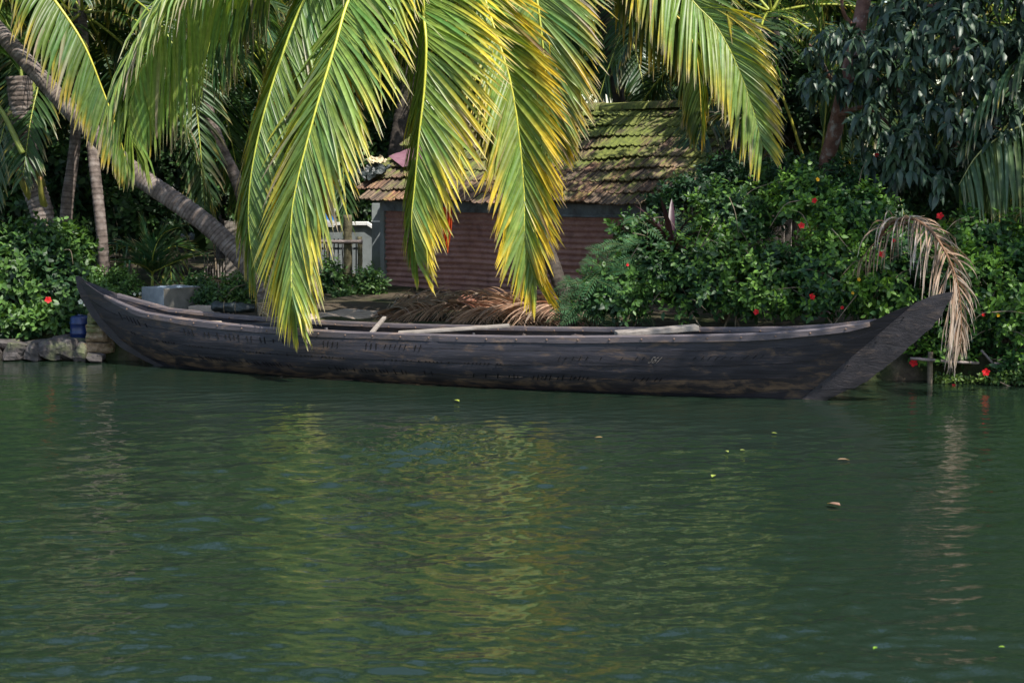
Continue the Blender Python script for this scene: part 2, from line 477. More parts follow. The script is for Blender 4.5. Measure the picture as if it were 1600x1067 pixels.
def sprigs(blobs, N, rng, J=7, spacing=0.035, zlo=-0.6, lump=0.24, inner=0.72):
    b = np.array(blobs, float)
    area = (b[:, 3] * b[:, 4] + b[:, 4] * b[:, 5] + b[:, 3] * b[:, 5])
    bi = rng.choice(len(b), N * 2, p=area / area.sum())
    d = nrm(rng.normal(size=(N * 2, 3)))
    d = d[:, :]
    keep = d[:, 2] > zlo
    bi, d = bi[keep], d[keep]
    rad = inner + (1.04 - inner) * rng.random(len(d)) ** 0.55
    rad = rad * (1 + lump * np.sin(d[:, 0] * 9 + bi) * np.sin(d[:, 2] * 8 + bi * 2) + lump * .5 * np.sin(d[:, 1] * 17 + d[:, 2] * 13))
    pos = b[bi, :3] + d * b[bi, 3:] * rad[:, None]
    bad = np.zeros(len(pos), bool)
    for k in range(len(b)):
        q = (pos - b[k, :3]) / b[k, 3:]
        bad |= (np.sum(q * q, 1) < 0.55) & (bi != k)
    pos, d, bi = pos[~bad][:N], d[~bad][:N], bi[~bad][:N]
    out = nrm(d / b[bi, 3:] * b[bi, 3:].min(1)[:, None] + np.array([0, -0.15, 0.35]) + rng.normal(0, .3, d.shape))
    n = len(pos)
    j = np.arange(J)
    az = j[None] * 2.4 + rng.random((n, 1)) * 6.28
    e = R(35) + (R(100) - R(35)) * (j / max(1, J - 1))[None] + rng.normal(0, .15, (n, J))
    h = np.where(np.abs(out[:, 2:3]) < .9, np.array([[0, 0, 1.0]]), np.array([[1.0, 0, 0]]))
    u = nrm(np.cross(out, h)); w = np.cross(out, u)
    radial = np.cos(az)[..., None] * u[:, None] + np.sin(az)[..., None] * w[:, None]
    a = np.cos(e)[..., None] * out[:, None] + np.sin(e)[..., None] * radial + np.array([0, 0, -.22])
    p = pos[:, None] - out[:, None] * (j * spacing)[None, :, None]
    nn = out[:, None] + 0.25 * rng.normal(size=a.shape)
    return p.reshape(-1, 3), a.reshape(-1, 3), nn.reshape(-1, 3), np.tile(j / max(1, J - 1), n), n

BUSH_PTS = {}
def bush(name, label, cat, base, blobs, N, J, leaf_len, young, old, seed, group=None, K=0, mat=None, T=LEAF_T, F=LEAF_F, kindkey=None, stems=5, spacing=0.035, zlo=-0.6, inner=0.72, minz=None, stem_r=0.014, twigs=0):
    rng = np.random.default_rng(seed)
    mat = mat or M_LEAF
    root = thing(name, base, label, cat, group)
    p, a, n, t, ns = sprigs(blobs, N, rng, J, spacing, zlo, inner=inner)
    if minz is not None:
        k = p[:, 2] > minz; p, a, n, t = p[k], a[k], n[k], t[k]
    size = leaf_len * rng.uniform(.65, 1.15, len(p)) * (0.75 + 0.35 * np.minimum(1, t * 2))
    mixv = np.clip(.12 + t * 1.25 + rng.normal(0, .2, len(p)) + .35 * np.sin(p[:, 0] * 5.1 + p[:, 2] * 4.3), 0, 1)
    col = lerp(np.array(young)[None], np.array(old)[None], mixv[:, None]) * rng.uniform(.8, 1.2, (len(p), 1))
    sel = pick_front(p, K, rng) if K else np.zeros(0, int)
    mask = np.ones(len(p), bool); mask[sel] = False
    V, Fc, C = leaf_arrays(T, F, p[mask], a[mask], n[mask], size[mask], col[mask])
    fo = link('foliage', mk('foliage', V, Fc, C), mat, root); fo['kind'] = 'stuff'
    if K:
        cols = [lerp(young, old, x) for x in (0.0, 0.3, 0.6, 0.9)]
        ms = leaf_shared((kindkey or name), T, F, cols, mat)
        aa, ss, nn = leaf_frames(a[sel], n[sel])
        for i, q in enumerate(sel):
            s = size[q]
            m = Matrix(((aa[i, 0] * s, ss[i, 0] * s, nn[i, 0] * s, p[q, 0]), (aa[i, 1] * s, ss[i, 1] * s, nn[i, 1] * s, p[q, 1]), (aa[i, 2] * s, ss[i, 2] * s, nn[i, 2] * s, p[q, 2]), (0, 0, 0, 1)))
            link('leaf', ms[int(min(3, mixv[q] * 4))], None, root, m)
    mb = MB()
    b = np.array(blobs)
    for k in range(stems):
        bb = b[k % len(b)]
        q = bb[:3] + nrm(rng.normal(size=3)) * bb[3:] * .75
        s0 = np.array(base) + np.array([rng.normal(0, .12), rng.normal(0, .1), -0.1])
        mid = (s0 + q) / 2 + rng.normal(0, .12, 3)
        P = catmull([s0, mid, q], 10)
        Vt, Ft = tube(P, np.linspace(stem_r, stem_r * .3, 10), 5)
        mb.add(Vt, Ft)
    if stems: link('stem', mb.mesh('stem'), M_TWIG, root)
    if twigs:
        mb = MB(); fr = np.where(a[:, 1] < 0)[0]
        for k in range(twigs):
            q = p[fr[rng.integers(len(fr))]] + np.array([0, -.04, 0])
            d = nrm(np.array([rng.normal(0, .8), -.15, rng.normal(.1, .6)])) * rng.uniform(.2, .5)
            P = catmull([q, q + d * .5 + rng.normal(0, .03, 3), q + d + np.array([0, 0, -.08])], 9)
            Vt, Ft = tube(P, np.linspace(.006, .0025, 9), 5); mb.add(Vt, Ft)
        o_ = link('dry_twigs', mb.mesh('dry_twigs'), M_TWIG, root); o_['kind'] = 'stuff'
    BUSH_PTS[root.name] = (p, root)
    return root

# ------------------------------------------------------------------ palm fronds
GREEN = (0.15, 0.235, 0.055)
def frond(parent, pts, L=1.0, n=80, t0=0.12, right=None, left=None, a0=30, a1=65, droop=(0.35, 0.35), width=0.042,
          y=(0.8, 0.8), green=GREEN, yellow=(0.5, 0.34, 0.02), tipc=(0.45, 0.36, 0.25), seed=0, r0=0.028, r1=0.004, mat=None, rcol=(0.3, 0.33, 0.05),
          S=7, prof=None, miss=0.04, jit=0.035, name='frond', lengths=(1, 1), M=60, twist=0.18, rmat=None):
    rng = np.random.default_rng(seed)
    P = catmull(pts, M)
    T = tangents(P)
    V, F = tube(P, np.linspace(r0, r1, M), 6)
    fr = link(name, mk('rachis', V, F, np.tile(np.asarray(rcol, float), (len(V), 1))), rmat or M_RACHIS, parent)
    mat = mat or M_FROND
    VV, FF, CC, off = [], [], [], 0
    for si, side in enumerate((right, left)):
        t = np.linspace(t0, .99, n) + rng.normal(0, .25 / n, n)
        t = np.clip(t, 0, .999)
        keep = rng.random(n) > miss
        t = t[keep]; m = len(t)
        pos = np.stack([np.interp(t, np.linspace(0, 1, M), P[:, k]) for k in range(3)], 1)
        Tn = nrm(np.stack([np.interp(t, np.linspace(0, 1, M), T[:, k]) for k in range(3)], 1))
        if side is None:
            sv = nrm(np.cross(Tn, np.array([0, 0, 1.0])) + 1e-4) * (1 if si == 0 else -1)
            sv = sv + np.array([0, 0, .25])
        else:
            sv = np.tile(np.asarray(side, float), (m, 1))
        sv = sv - Tn * np.sum(sv * Tn, 1, keepdims=True) * 0.8
        sv = nrm(sv)
        A = np.radians(a0 + (a1 - a0) * t + rng.normal(0, 3.5, m))
        d0 = nrm(sv * np.cos(A)[:, None] + Tn * np.sin(A)[:, None] + rng.normal(0, jit, (m, 3)))
        if prof is None:
            pl = np.interp(t, [0, .12, .35, .6, .85, 1], [.55, .8, 1, .95, .68, .38])
        else:
            pl = np.interp(t, prof[0], prof[1])
        ln = L * lengths[si] * pl * rng.uniform(.88, 1.06, m)
        s = np.linspace(0, 1, S)
        dr = np.clip(droop[si] * rng.uniform(.75, 1.25, m), 0, .97)
        g = dr[:, None] * s[None] ** 1.2
        kink = (rng.random(m) < .1)
        kp = rng.uniform(.35, .8, m)
        g = np.where(kink[:, None] & (s[None] > kp[:, None]), np.maximum(g, .85), g)
        dirs = nrm(d0[:, None] * (1 - g[..., None]) + np.array([0, 0, -1.0]) * g[..., None])
        step = ln[:, None, None] / (S - 1)
        pts_ = pos[:, None] + np.concatenate([np.zeros((m, 1, 3)), np.cumsum(dirs[:, :-1] * step, 1)], 1)
        w = Tn[:, None] - dirs * np.sum(Tn[:, None] * dirs, -1, keepdims=True)
        bad = np.linalg.norm(w, axis=-1, keepdims=True) < .15
        w = nrm(np.where(bad, np.cross(dirs, np.array([.3, -1, .2])), w))
        nv = np.cross(dirs, w)
        tw = rng.normal(0, twist, (m, 1, 1))
        w2 = w * np.cos(tw) + nv * np.sin(tw)
        nv = np.cross(dirs, w2)
        sg = np.sign(nv[:, 0:1, 1:2] * -0.6 + nv[:, 0:1, 2:3]); sg[sg == 0] = 1
        nv = nv * sg
        hw = 0.5 * width * rng.uniform(.8, 1.15, m)[:, None] * np.interp(s, [0, .1, .3, .55, .8, .93, 1], [.4, .85, 1, .92, .6, .28, .03])[None]
        hw = hw[..., None] * np.minimum(1, 0.5 + 0.7 * pl)[:, None, None]
        tri = np.stack([pts_ - w2 * hw + nv * hw * .45, pts_, pts_ + w2 * hw + nv * hw * .45], 2)
        gcol = np.array(green)[None] * rng.uniform(.8, 1.2, (m, 1)) * (1 + np.array([.25, .05, -.1])[None] * rng.normal(0, .5, (m, 1)))
        y0 = y[si] + rng.normal(0, .13, m) - 0.12 * t
        yy = np.clip((s[None] - y0[:, None]) / .38, 0, 1)[..., None]
        ycol = np.array(yellow)[None] * rng.uniform(.8, 1.2, (m, 1))
        c = gcol[:, None] * (1 - yy) + ycol[:, None] * yy
        sick = rng.random(m) < .05
        c = np.where(sick[:, None, None], np.clip((s[None, :, None] - .15) * 1.5, 0, 1) * np.array(tipc)[None, None] * .8 + np.clip(1 - (s[None, :, None] - .15) * 1.5, 0, 1) * c, c)
        tl = rng.uniform(.86, 1.0, m)[:, None]
        tt = np.clip((s[None] - tl) / .1, 0, 1)[..., None]
        c = c * (1 - tt) + np.array(tipc) * tt
        cc = np.repeat(c[:, :, None], 3, 2)
        cc[:, :, 1] *= 1.12
        k = S * 3
        i, j = np.meshgrid(np.arange(S - 1), np.arange(2), indexing='ij')
        f0 = np.stack([i * 3 + j, i * 3 + j + 1, (i + 1) * 3 + j + 1, (i + 1) * 3 + j], -1).reshape(-1, 4)
        FF.append((np.arange(m)[:, None, None] * k + f0[None]).reshape(-1, 4) + off)
        VV.append(tri.reshape(-1, 3)); CC.append(cc.reshape(-1, 3)); off += m * k
    lo = link('leaflets', mk('leaflets', np.concatenate(VV), np.concatenate(FF), np.concatenate(CC)), mat, fr)
    lo['kind'] = 'stuff'
    return fr

def trunk(parent, pts, r0, r1, mat, ring=0.075, depth=0.05, k=14, seed=0, flare=0.25, name='trunk', k2=None):
    rng = np.random.default_rng(seed)
    P0 = catmull(pts, 60)
    Ln = np.sum(np.linalg.norm(np.diff(P0, axis=0), axis=1))
    n = int(Ln / ring * 4) + 2
    P = catmull(pts, n)
    t = np.linspace(0, 1, n)
    ph = (t * Ln / ring + 0.35 * np.sin(t * Ln * 3.1)) % 1.0
    rad = (r0 + (r1 - r0) * t) * (1 + flare * np.exp(-t * Ln / .35)) * (1 + depth * (0.5 - ph))
    rr = rad[:, None] * (1 + rng.normal(0, .018, (n, k)) + .03 * np.sin(np.linspace(0, 2 * np.pi, k, endpoint=False) * 2 + t[:, None] * 9))
    V, F = tube(P, rr, k)
    dark = np.where(ph > .74, .62, np.where(ph < .12, 1.15, 1.0))
    C = np.repeat((dark * rng.uniform(.85, 1.12, n))[:, None], k, 1).reshape(-1)
    C = np.concatenate([C, [1, 1]])
    return link(name, mk(name, V, F, np.repeat(C[:, None], 3, 1), smooth=True), mat, parent)

def crown(root, c, nf, Lf, seed, L=0.75, n=55, el=(70, -25), y=(.95, .95), green=GREEN, k=0.38, az=None, width=0.045, S=5, droop=(.55, .55), tmin=None, minlen=.85):
    rng = np.random.default_rng(seed)
    c = np.array(c, float)
    for i in range(nf):
        a = i * 2.4 + rng.normal(0, .2) if az is None else az[0] + (az[1] - az[0]) * (i + rng.random() * .8) / nf
        e = R(el[0] + (el[1] - el[0]) * ((i + .5) / nf) + rng.normal(0, 6))
        ln = Lf * rng.uniform(minlen, 1.1)
        hd = np.array([math.cos(a), math.sin(a), 0])
        pts = []
        for s in np.linspace(0, 1, 6):
            x = ln * s * math.cos(e) * (1 - .18 * s * s)
            z = ln * s * math.sin(e) - k * ln * s * s * (1.0 + .5 * s)
            pts.append(c + hd * x + np.array([0, 0, z]))
        g = np.array(green) * rng.uniform(.75, 1.15)
        frond(root, pts, L, n, .15, None, None, 25, 60, droop, width, y, tuple(g), seed=seed * 100 + i, r0=.022, S=S, M=24, tipc=(.3, .24, .12))

def palm(name, label, base, top, r0, r1, nf, Lf, seed, mat=None, via=None, group='coconut palms behind the canoe', **kw):
    root = thing(name, base, label, 'palm tree', group)
    pts = [Vector(base) - Vector((0, 0, .15))] + ([Vector(v) for v in via] if via else []) + [Vector(top)]
    if len(pts) == 2: pts = [pts[0], (pts[0] + pts[1]) / 2 + Vector((.06, .05, 0)), pts[1]]
    trunk(root, pts, r0, r1, mat or M_BARK, seed=seed)
    if nf: crown(root, top, nf, Lf, seed, **kw)
    return root

GROUND = 0.42
def gz(x, y):
    """height of the bank behind the shore line"""
    return GROUND + 0.012 * max(0, y - 20)
def on_ground(px, D, dz=0.0):
    p = at(px, 500, D)
    return Vector((p.x, D, gz(p.x, D) + dz))
#@@STRUCTURE
# ------------------------------------------------------------------ water
def build_water():
    rng = np.random.default_rng(4)
    nx, ny = 470, 620
    yy = 4.5 + (21.3 - 4.5) * np.linspace(0, 1, ny) ** 1.45
    xi = np.linspace(-1, 1, nx)
    Y = np.repeat(yy[:, None], nx, 1)
    X = xi[None] * (0.30 * Y + 1.6)
    Z = np.zeros_like(X)
    patch = 3.0 * np.exp(-((X + .63) / .6) ** 2 - ((Y - 14.0) / .9) ** 2) + .8 * np.exp(-((X - 1.7) / .5) ** 2 - ((Y - 8.2) / .7) ** 2) + .6 * np.exp(-((X + 1.0) / 1.2) ** 2 - ((Y - 8.0) / .5) ** 2) + .8 * np.exp(-((X - 3.9) / .8) ** 2 - ((Y - 12.5) / 2) ** 2)
    for i in range(96):
        lam = math.exp(rng.uniform(math.log(.075), math.log(.85)))
        th = rng.normal(math.pi / 2 + 0.1, .5)
        kx, ky = math.cos(th) * 2 * math.pi / lam, math.sin(th) * 2 * math.pi / lam
        slope = 0.031 * rng.uniform(.6, 1.4) * (1.0 if lam < .3 else .62)
        amp = slope * lam / (2 * math.pi)
        env = .6 + .5 * np.sin(X * rng.uniform(.4, 1.6) + Y * rng.uniform(.3, 1.1) + rng.uniform(0, 6.28))
        if lam < .3: env = env * (1 + patch)
        Z += amp * env * np.sin(kx * X + ky * Y + rng.uniform(0, 6.28) + 0.8 * np.sin(X * .9 + Y * .6 + i))
    gust = 0.85 + 0.4 * np.sin(X * .55 + 1.2 * np.sin(Y * .35)) * np.sin(Y * .4 + .6 * np.sin(X * .3))
    shore = 20.55 - (X + 6) * .2238
    calm = np.clip((shore - Y) / 6.0, 0.3, 1.0)
    edge = np.clip((1 - np.abs(xi))[None] / .06, 0, 1) * np.clip((Y - 4.5) / .5, 0, 1) * np.clip((21.3 - Y) / .5, 0, 1)
    Z *= gust * calm * edge
    V = np.stack([X, Y, Z], -1).reshape(-1, 3)
    i, j = np.meshgrid(np.arange(ny - 1), np.arange(nx - 1), indexing='ij')
    F = np.stack([i * nx + j, i * nx + j + 1, (i + 1) * nx + j + 1, (i + 1) * nx + j], -1).reshape(-1, 4)
    # calm water carries on all round
    n0 = len(V)
    W = np.array([[-400, -300, 0], [400, -300, 0], [400, 22.5, 0], [-400, 22.5, 0]], float)
    b0 = np.arange(nx); l0 = np.arange(ny) * nx; r0 = l0 + nx - 1; t0 = (ny - 1) * nx + b0
    T = [[n0, n0 + 1, b0[0]]] + [[b0[k + 1], b0[k], n0 + 1] for k in range(nx - 1)]
    T += [[r0[k + 1], r0[k], n0 + 2] for k in range(ny - 1)] + [[r0[0], n0 + 1, n0 + 2]]
    T += [[t0[k], t0[k + 1], n0 + 3] for k in range(nx - 1)] + [[t0[-1], n0 + 2, n0 + 3]]
    T += [[l0[k], l0[k + 1], n0 + 3] for k in range(ny - 1)] + [[l0[0], n0 + 3, n0]]
    T = np.array(T)
    A = np.vstack([V, W])
    cr = np.cross(A[T[:, 1]] - A[T[:, 0]], A[T[:, 2]] - A[T[:, 0]])[:, 2]
    T[cr < 0] = T[cr < 0][:, ::-1]
    o = link('water', mk('water', A, [F, T]), M_WATER)
    tag(o, 'dark green rippled backwater in front of the canoe', 'water', kind='structure')
build_water()

# ------------------------------------------------------------------ bank / ground
def shore_y(x):
    return 20.55 - (x + 6) * .2238
def build_bank():
    rng = np.random.default_rng(8)
    xs = np.concatenate([[-400, -120, -40], np.linspace(-14, 14, 170), [40, 120, 400]])
    offs = np.concatenate([[-.12, 0.0, .07, .14, .2, .3, .45, .7], np.linspace(1, 12, 36), [16, 24, 50, 120, 500]])
    V = []
    for o in offs:
        for x in xs:
            y = shore_y(max(-14, min(14, x))) + o
            if o <= 0: z = -0.5 if o < 0 else -0.05
            elif o < .5: z = GROUND * min(1, (o / .28) ** .6)
            else: z = gz(x, y)
            if o < 14:
                z += .035 * math.sin(x * 2.3 + y * 1.7) * math.sin(x * .9 - y * 2.1) + rng.normal(0, .008)
                y += .05 * math.sin(x * 3.1) + (.03 * rng.normal() if o < .6 else 0)
            V.append((x, y, z))
    nx, ny = len(xs), len(offs)
    i, j = np.meshgrid(np.arange(ny - 1), np.arange(nx - 1), indexing='ij')
    F = np.stack([i * nx + j, i * nx + j + 1, (i + 1) * nx + j + 1, (i + 1) * nx + j], -1).reshape(-1, 4)
    tag(link('river_bank', mk('river_bank', V, F), M_SOIL), 'dark earth river bank behind the canoe', 'bank', kind='structure')
    # trodden pale sand between boat and hut
    V, F = [], []
    n, m = 22, 10
    c0, c1 = at(430, 480, 20.6), at(600, 480, 21.6)
    for a in range(m):
        for b in range(n):
            t, w = b / (n - 1), a / (m - 1) - .5
            wd = .9 * (1 - abs(2 * t - 1) ** 3) * (1 + .25 * math.sin(t * 11))
            x = c0.x + (c1.x - c0.x) * t - .35 * w * wd
            y = c0.y + (c1.y - c0.y) * t + 1.3 * w * wd
            z = gz(x, y) + .035 * math.sin(x * 2.3 + y * 1.7) * math.sin(x * .9 - y * 2.1) + .03 - .06 * (2 * abs(w)) ** 4
            V.append((x, y, z))
    for a in range(m - 1):
        for b in range(n - 1): F.append((a * n + b, a * n + b + 1, (a + 1) * n + b + 1, (a + 1) * n + b))
    tag(link('path', mk('path', V, np.array(F)), M_SAND), 'pale trodden sand between the canoe and the hut', 'path', kind='structure')
build_bank()

# ------------------------------------------------------------------ hut
YAW = R(37)
HT = Vector((math.cos(YAW), -math.sin(YAW), 0))          # along the front wall, towards the right and nearer
HN = Vector((-math.sin(YAW), -math.cos(YAW), 0))         # out of the front wall
HC = at(601, 400, 25.5); HC.z = 0.3                      # foot of the left front corner
HL = 4.9
EAVE_Z, RUN, RISE = 1.90, 2.13, 1.33
def hut_p(s, o, z): return Vector((HC.x, HC.y, 0)) + HT * s + HN * o + Vector((0, 0, z))
SL = Vector((0, 0, RISE)) - HN * RUN                     # eave -> ridge
SLn = SL.normalized()
RN = HT.cross(SLn).normalized()
if RN.z < 0: RN = -RN
EAVE0 = hut_p(-.22, .32, EAVE_Z - .14)
def roof_point(px, py, off=0.03):
    d = ray_dir(px, py); o = Vector((0, 0, CAMZ))
    t = (EAVE0 - o).dot(RN) / d.dot(RN)
    return o + d * t + RN * off

def build_hut():
    rng = np.random.default_rng(21)
    hut = thing('tin_hut', hut_p(HL / 2, -1.2, .3), 'low rusty corrugated tin hut under a mossy tiled roof, behind the palm fronds', 'hut')
    # corrugated sheets, corrugations running along the wall
    def sheet(s0, s1, z0, z1, o, amp=.0145, per=.078, tilt=0):
        nz, nx = int((z1 - z0) / per * 8), 16
        V = []
        for b in range(nx):
            for a in range(nz + 1):
                s = s0 + (s1 - s0) * b / (nx - 1); z = z0 + (z1 - z0) * a / nz
                oo = o + amp * math.sin(2 * math.pi * (z - z0) / per) + .008 * math.sin(s * 3 + z * 2)
                V.append(hut_p(s, oo, z + tilt * (s - s0) + .004 * math.sin(s * 5)))
        k = nz + 1
        i, j = np.meshgrid(np.arange(nx - 1), np.arange(nz), indexing='ij')
        F = np.stack([i * k + j, (i + 1) * k + j, (i + 1) * k + j + 1, i * k + j + 1], -1).reshape(-1, 4)
        o_ = link('wall_sheet', mk('wall_sheet', [list(v) for v in V], F), M_RUST, hut)
        return o_
    for s0, s1, z0, z1, o, tl in ((0.05, 2.3, .88, 1.64, .03, 0), (2.24, 4.4, .9, 1.64, .055, .004), (4.34, HL, .88, 1.64, .03, 0),
                                  (0.05, 2.0, .18, .93, .004, -.003), (1.94, 4.1, .18, .94, .03, .002), (4.02, HL, .18, .93, .006, 0)):
        sheet(s0, s1, z0, z1, o, tilt=tl)
    def bar(name, p0, p1, w, h, mat, bev=.006):
        p0, p1 = Vector(p0), Vector(p1)
        d = p1 - p0
        me = bev_box(d.length, w, h, bev); me.materials.append(mat)
        x = d.normalized(); up = Vector((0, 0, 1)) if abs(x.z) < .9 else -HN
        y = up.cross(x).normalized(); z = x.cross(y)
        m = Matrix(((x.x, y.x, z.x, 0), (x.y, y.y, z.y, 0), (x.z, y.z, z.z, 0), (0, 0, 0, 1)))
        m.translation = (p0 + p1) / 2
        return link(name, me, None, hut, m)
    bar('corner_post', hut_p(0, .02, .1), hut_p(0, .02, 1.74), .075, .075, M_PLASTER)
    bar('corner_post', hut_p(HL, .02, .1), hut_p(HL, .02, 1.74), .09, .09, M_PLASTER)
    bar('eave_board', hut_p(.04, .085, 1.665), hut_p(2.6, .085, 1.665), .02, .15, M_BLUEBOARD)
    bar('eave_board', hut_p(2.61, .08, 1.67), hut_p(HL, .08, 1.66), .02, .14, M_BLUEBOARD)
    bar('eave_board', hut_p(2.55, .11, 1.578), hut_p(HL, .11, 1.585), .022, .035, M_BLUEBOARD)
    # back and end walls of plain boards
    back = 2 * RUN - .5
    for k in range(24):
        s = HL * (k + .5) / 24
        bar('wall_board', hut_p(s, -back, .1), hut_p(s, -back, 1.75), .02, HL / 24 - .006, M_GREYWOOD, .003)
    for s in (0, HL):
        for k in range(18):
            o = -back * (k + .5) / 18
            hh = 1.7 + RISE * (1 - abs((k + .5) / 9 - 1)) * .85
            b_ = bar('wall_board', hut_p(s, o, .1), hut_p(s, o, hh), back / 18 - .006, .02, M_GREYWOOD, .003)
    # roof: purlin deck below, tiles above
    RL = HL + .6
    roof = None
    V = []
    E0, E1 = EAVE0 - RN * .05 + HT * .06, EAVE0 - RN * .05 + HT * (RL - .1)
    E0, E1 = E0 + SLn * .1, E1 + SLn * .1
    rid = SLn * (SL.length - .12)
    bk = Vector((HN.x * -2 * (RUN - .0), HN.y * -2 * RUN, 0))
    pts = [E0, E1, E1 + rid, E0 + rid, E0 + bk, E1 + bk]
    V = [list(p) for p in pts] + [list(p - Vector((0, 0, .03))) for p in pts]
    F = np.array([[0, 1, 2, 3], [3, 2, 5, 4], [6, 9, 8, 7], [9, 10, 11, 8], [0, 6, 7, 1], [4, 5, 11, 10], [0, 3, 9, 6], [3, 4, 10, 9], [1, 7, 8, 2], [2, 8, 11, 5]])
    roof = link('roof', mk('roof', V, F, smooth=False), M_DARKBARK, hut)
    # Mangalore tile
    TW, TLn = .232, .37
    prof = [(0, .004), (.02, .024), (.042, .004), (.062, .0), (.094, .0), (.115, .02), (.136, .0), (.17, .0), (.19, .004), (.213, .023), (.229, .006)]
    Vt, Ft = [], []
    for iv in range(4):
        v = TLn * iv / 3
        for (u, h) in prof: Vt.append((u, v, h))
    k = len(prof)
    for (u, h) in prof: Vt.append((u, 0, h - .016))
    for iv in range(3):
        for iu in range(k - 1): Ft.append((iv * k + iu, iv * k + iu + 1, (iv + 1) * k + iu + 1, (iv + 1) * k + iu))
    for iu in range(k - 1): Ft.append((4 * k + iu, 4 * k + iu + 1, iu + 1, iu))
    tme = mk('roof_tile', Vt, np.array(Ft), smooth=False); tme.materials.append(M_TILE)
    ncourse = 9
    exp = SL.length / ncourse
    ncol = int(RL / TW) + 1
    tilt = Matrix.Rotation(-.1, 4, 'X')
    for c in range(ncourse):
        for q in range(ncol):
            # ragged broken left edge
            if q == 0 and c not in (1, 2, 3, 5, 6): continue
            if q == 1 and c in (7,): continue
            p = EAVE0 + HT * ((q - 1) * TW + rng.normal(0, .004)) + SLn * (c * exp + rng.normal(0, .008)) + RN * (.024 + rng.normal(0, .003))
            sag = -.03 * math.sin(math.pi * q / ncol) - .02 * math.sin(q * .7 + c)
            p.z += sag
            m = Matrix(((HT.x, SLn.x, RN.x, p.x), (HT.y, SLn.y, RN.y, p.y), (HT.z, SLn.z, RN.z, p.z), (0, 0, 0, 1)))
            m = m @ Matrix.Rotation(rng.normal(0, .012) + (.1 * rng.normal() if rng.random() < .03 else 0), 4, 'Z') @ tilt
            link('roof_tile', tme, None, roof, m)
    # ridge tiles
    n = int(RL / .4)
    Vr, Fr = [], []
    for b in (0, 1):
        for a in range(9):
            th = math.pi * a / 8
            rr = .13 + .012 * b
            Vr.append((b * .43, rr * math.cos(th), rr * .8 * math.sin(th)))
            Vr.append((b * .43, (rr - .015) * math.cos(th), (rr - .015) * .8 * math.sin(th)))
    for a in range(8):
        Fr += [(2 * a, 2 * a + 2, 18 + 2 * a + 2, 18 + 2 * a), (2 * a, 2 * a + 1, 2 * a + 3, 2 * a + 2), (18 + 2 * a, 18 + 2 * a + 2, 18 + 2 * a + 3, 18 + 2 * a + 1)]
    rme = mk('ridge_tile', Vr, np.array(Fr)); rme.materials.append(M_TILE)
    rp = EAVE0 + SL
    for q in range(n):
        p = rp + HT * (q * .4) + Vector((0, 0, -.03 + rng.normal(0, .006) - .03 * math.sin(math.pi * q / n)))
        y = Vector((0, 0, 1)).cross(HT)
        m = Matrix(((HT.x, y.x, 0, p.x), (HT.y, y.y, 0, p.y), (HT.z, y.z, 1, p.z), (0, 0, 0, 1))) @ Matrix.Rotation(rng.normal(0, .02), 4, 'Z')
        link('ridge_tile', rme, None, roof, m)
build_hut()

# pale gateway walls left of the hut
def wall_prism(name, outline, D0, D1, yaw, label, cat, mat, cop=None, thick=.18):
    """outline: photograph pixels of the front face, at distance D0..D1 (left..right)"""
    px = [p[0] for p in outline]; a, b = min(px), max(px)
    pts = [at(x, y, D0 + (D1 - D0) * (x - a) / max(1, b - a)) for x, y in outline]
    back = Vector((math.sin(yaw), math.cos(yaw), 0)) * thick
    base = Vector((sum(p.x for p in pts) / len(pts), pts[0].y, .4))
    root = thing(name, base, label, cat)
    n = len(pts)
    V = [list(p) for p in pts] + [list(p + back) for p in pts]
    me = bpy.data.meshes.new('wall_body')
    fs = [list(range(n))[::-1], list(range(n, 2 * n))] + [[i, (i + 1) % n, n + (i + 1) % n, n + i] for i in range(n)]
    me.from_pydata(V, [], fs); me.update()
    link('wall_body', me, mat, root)
    return root, pts, back
r_, pts, back = wall_prism('boundary_wall', [(470, 352), (573, 352), (592, 364), (592, 455), (470, 455)], 28.6, 28.4, R(0), 'pale grey boundary wall with a white sloping coping, left of the hut', 'wall', M_PLASTER)
mb = MB()
for i0, i1 in ((0, 1), (1, 2)):
    a, b = pts[i0], pts[i1]
    up = Vector((0, 0, .05)); fr = Vector((0, -.05, 0))
    if i0 == 1: a = a + Vector((.004, 0, 0))
    P = [a + fr, b + fr, b + back - fr, a + back - fr]
    mb.add([list(p + Vector((0, 0, .003))) for p in P] + [list(p + up) for p in P], BOXF)
link('coping', mb.mesh('coping', False), M_WHITE, r_)
r_, pts, back = wall_prism('gate_pillar', [(581, 318), (603, 318), (603, 458), (581, 458)], 27.2, 27.2, R(0), 'pale green-grey square pillar beside the hut corner', 'pillar', M_PLASTER, thick=.22)
mb = MB()
a, b = pts[0], pts[1]
for zz, ov in ((at(590, 346, 27.2).z, .008),):
    P = [a + Vector((-ov, -ov, 0)), b + Vector((ov, -ov, 0)), b + back + Vector((ov, ov, 0)), a + back + Vector((-ov, ov, 0))]
    mb.add([[p.x, p.y, zz - .012] for p in P] + [[p.x, p.y, zz + .012] for p in P], BOXF)
link('band', mb.mesh('band', False), M_WHITE, r_)

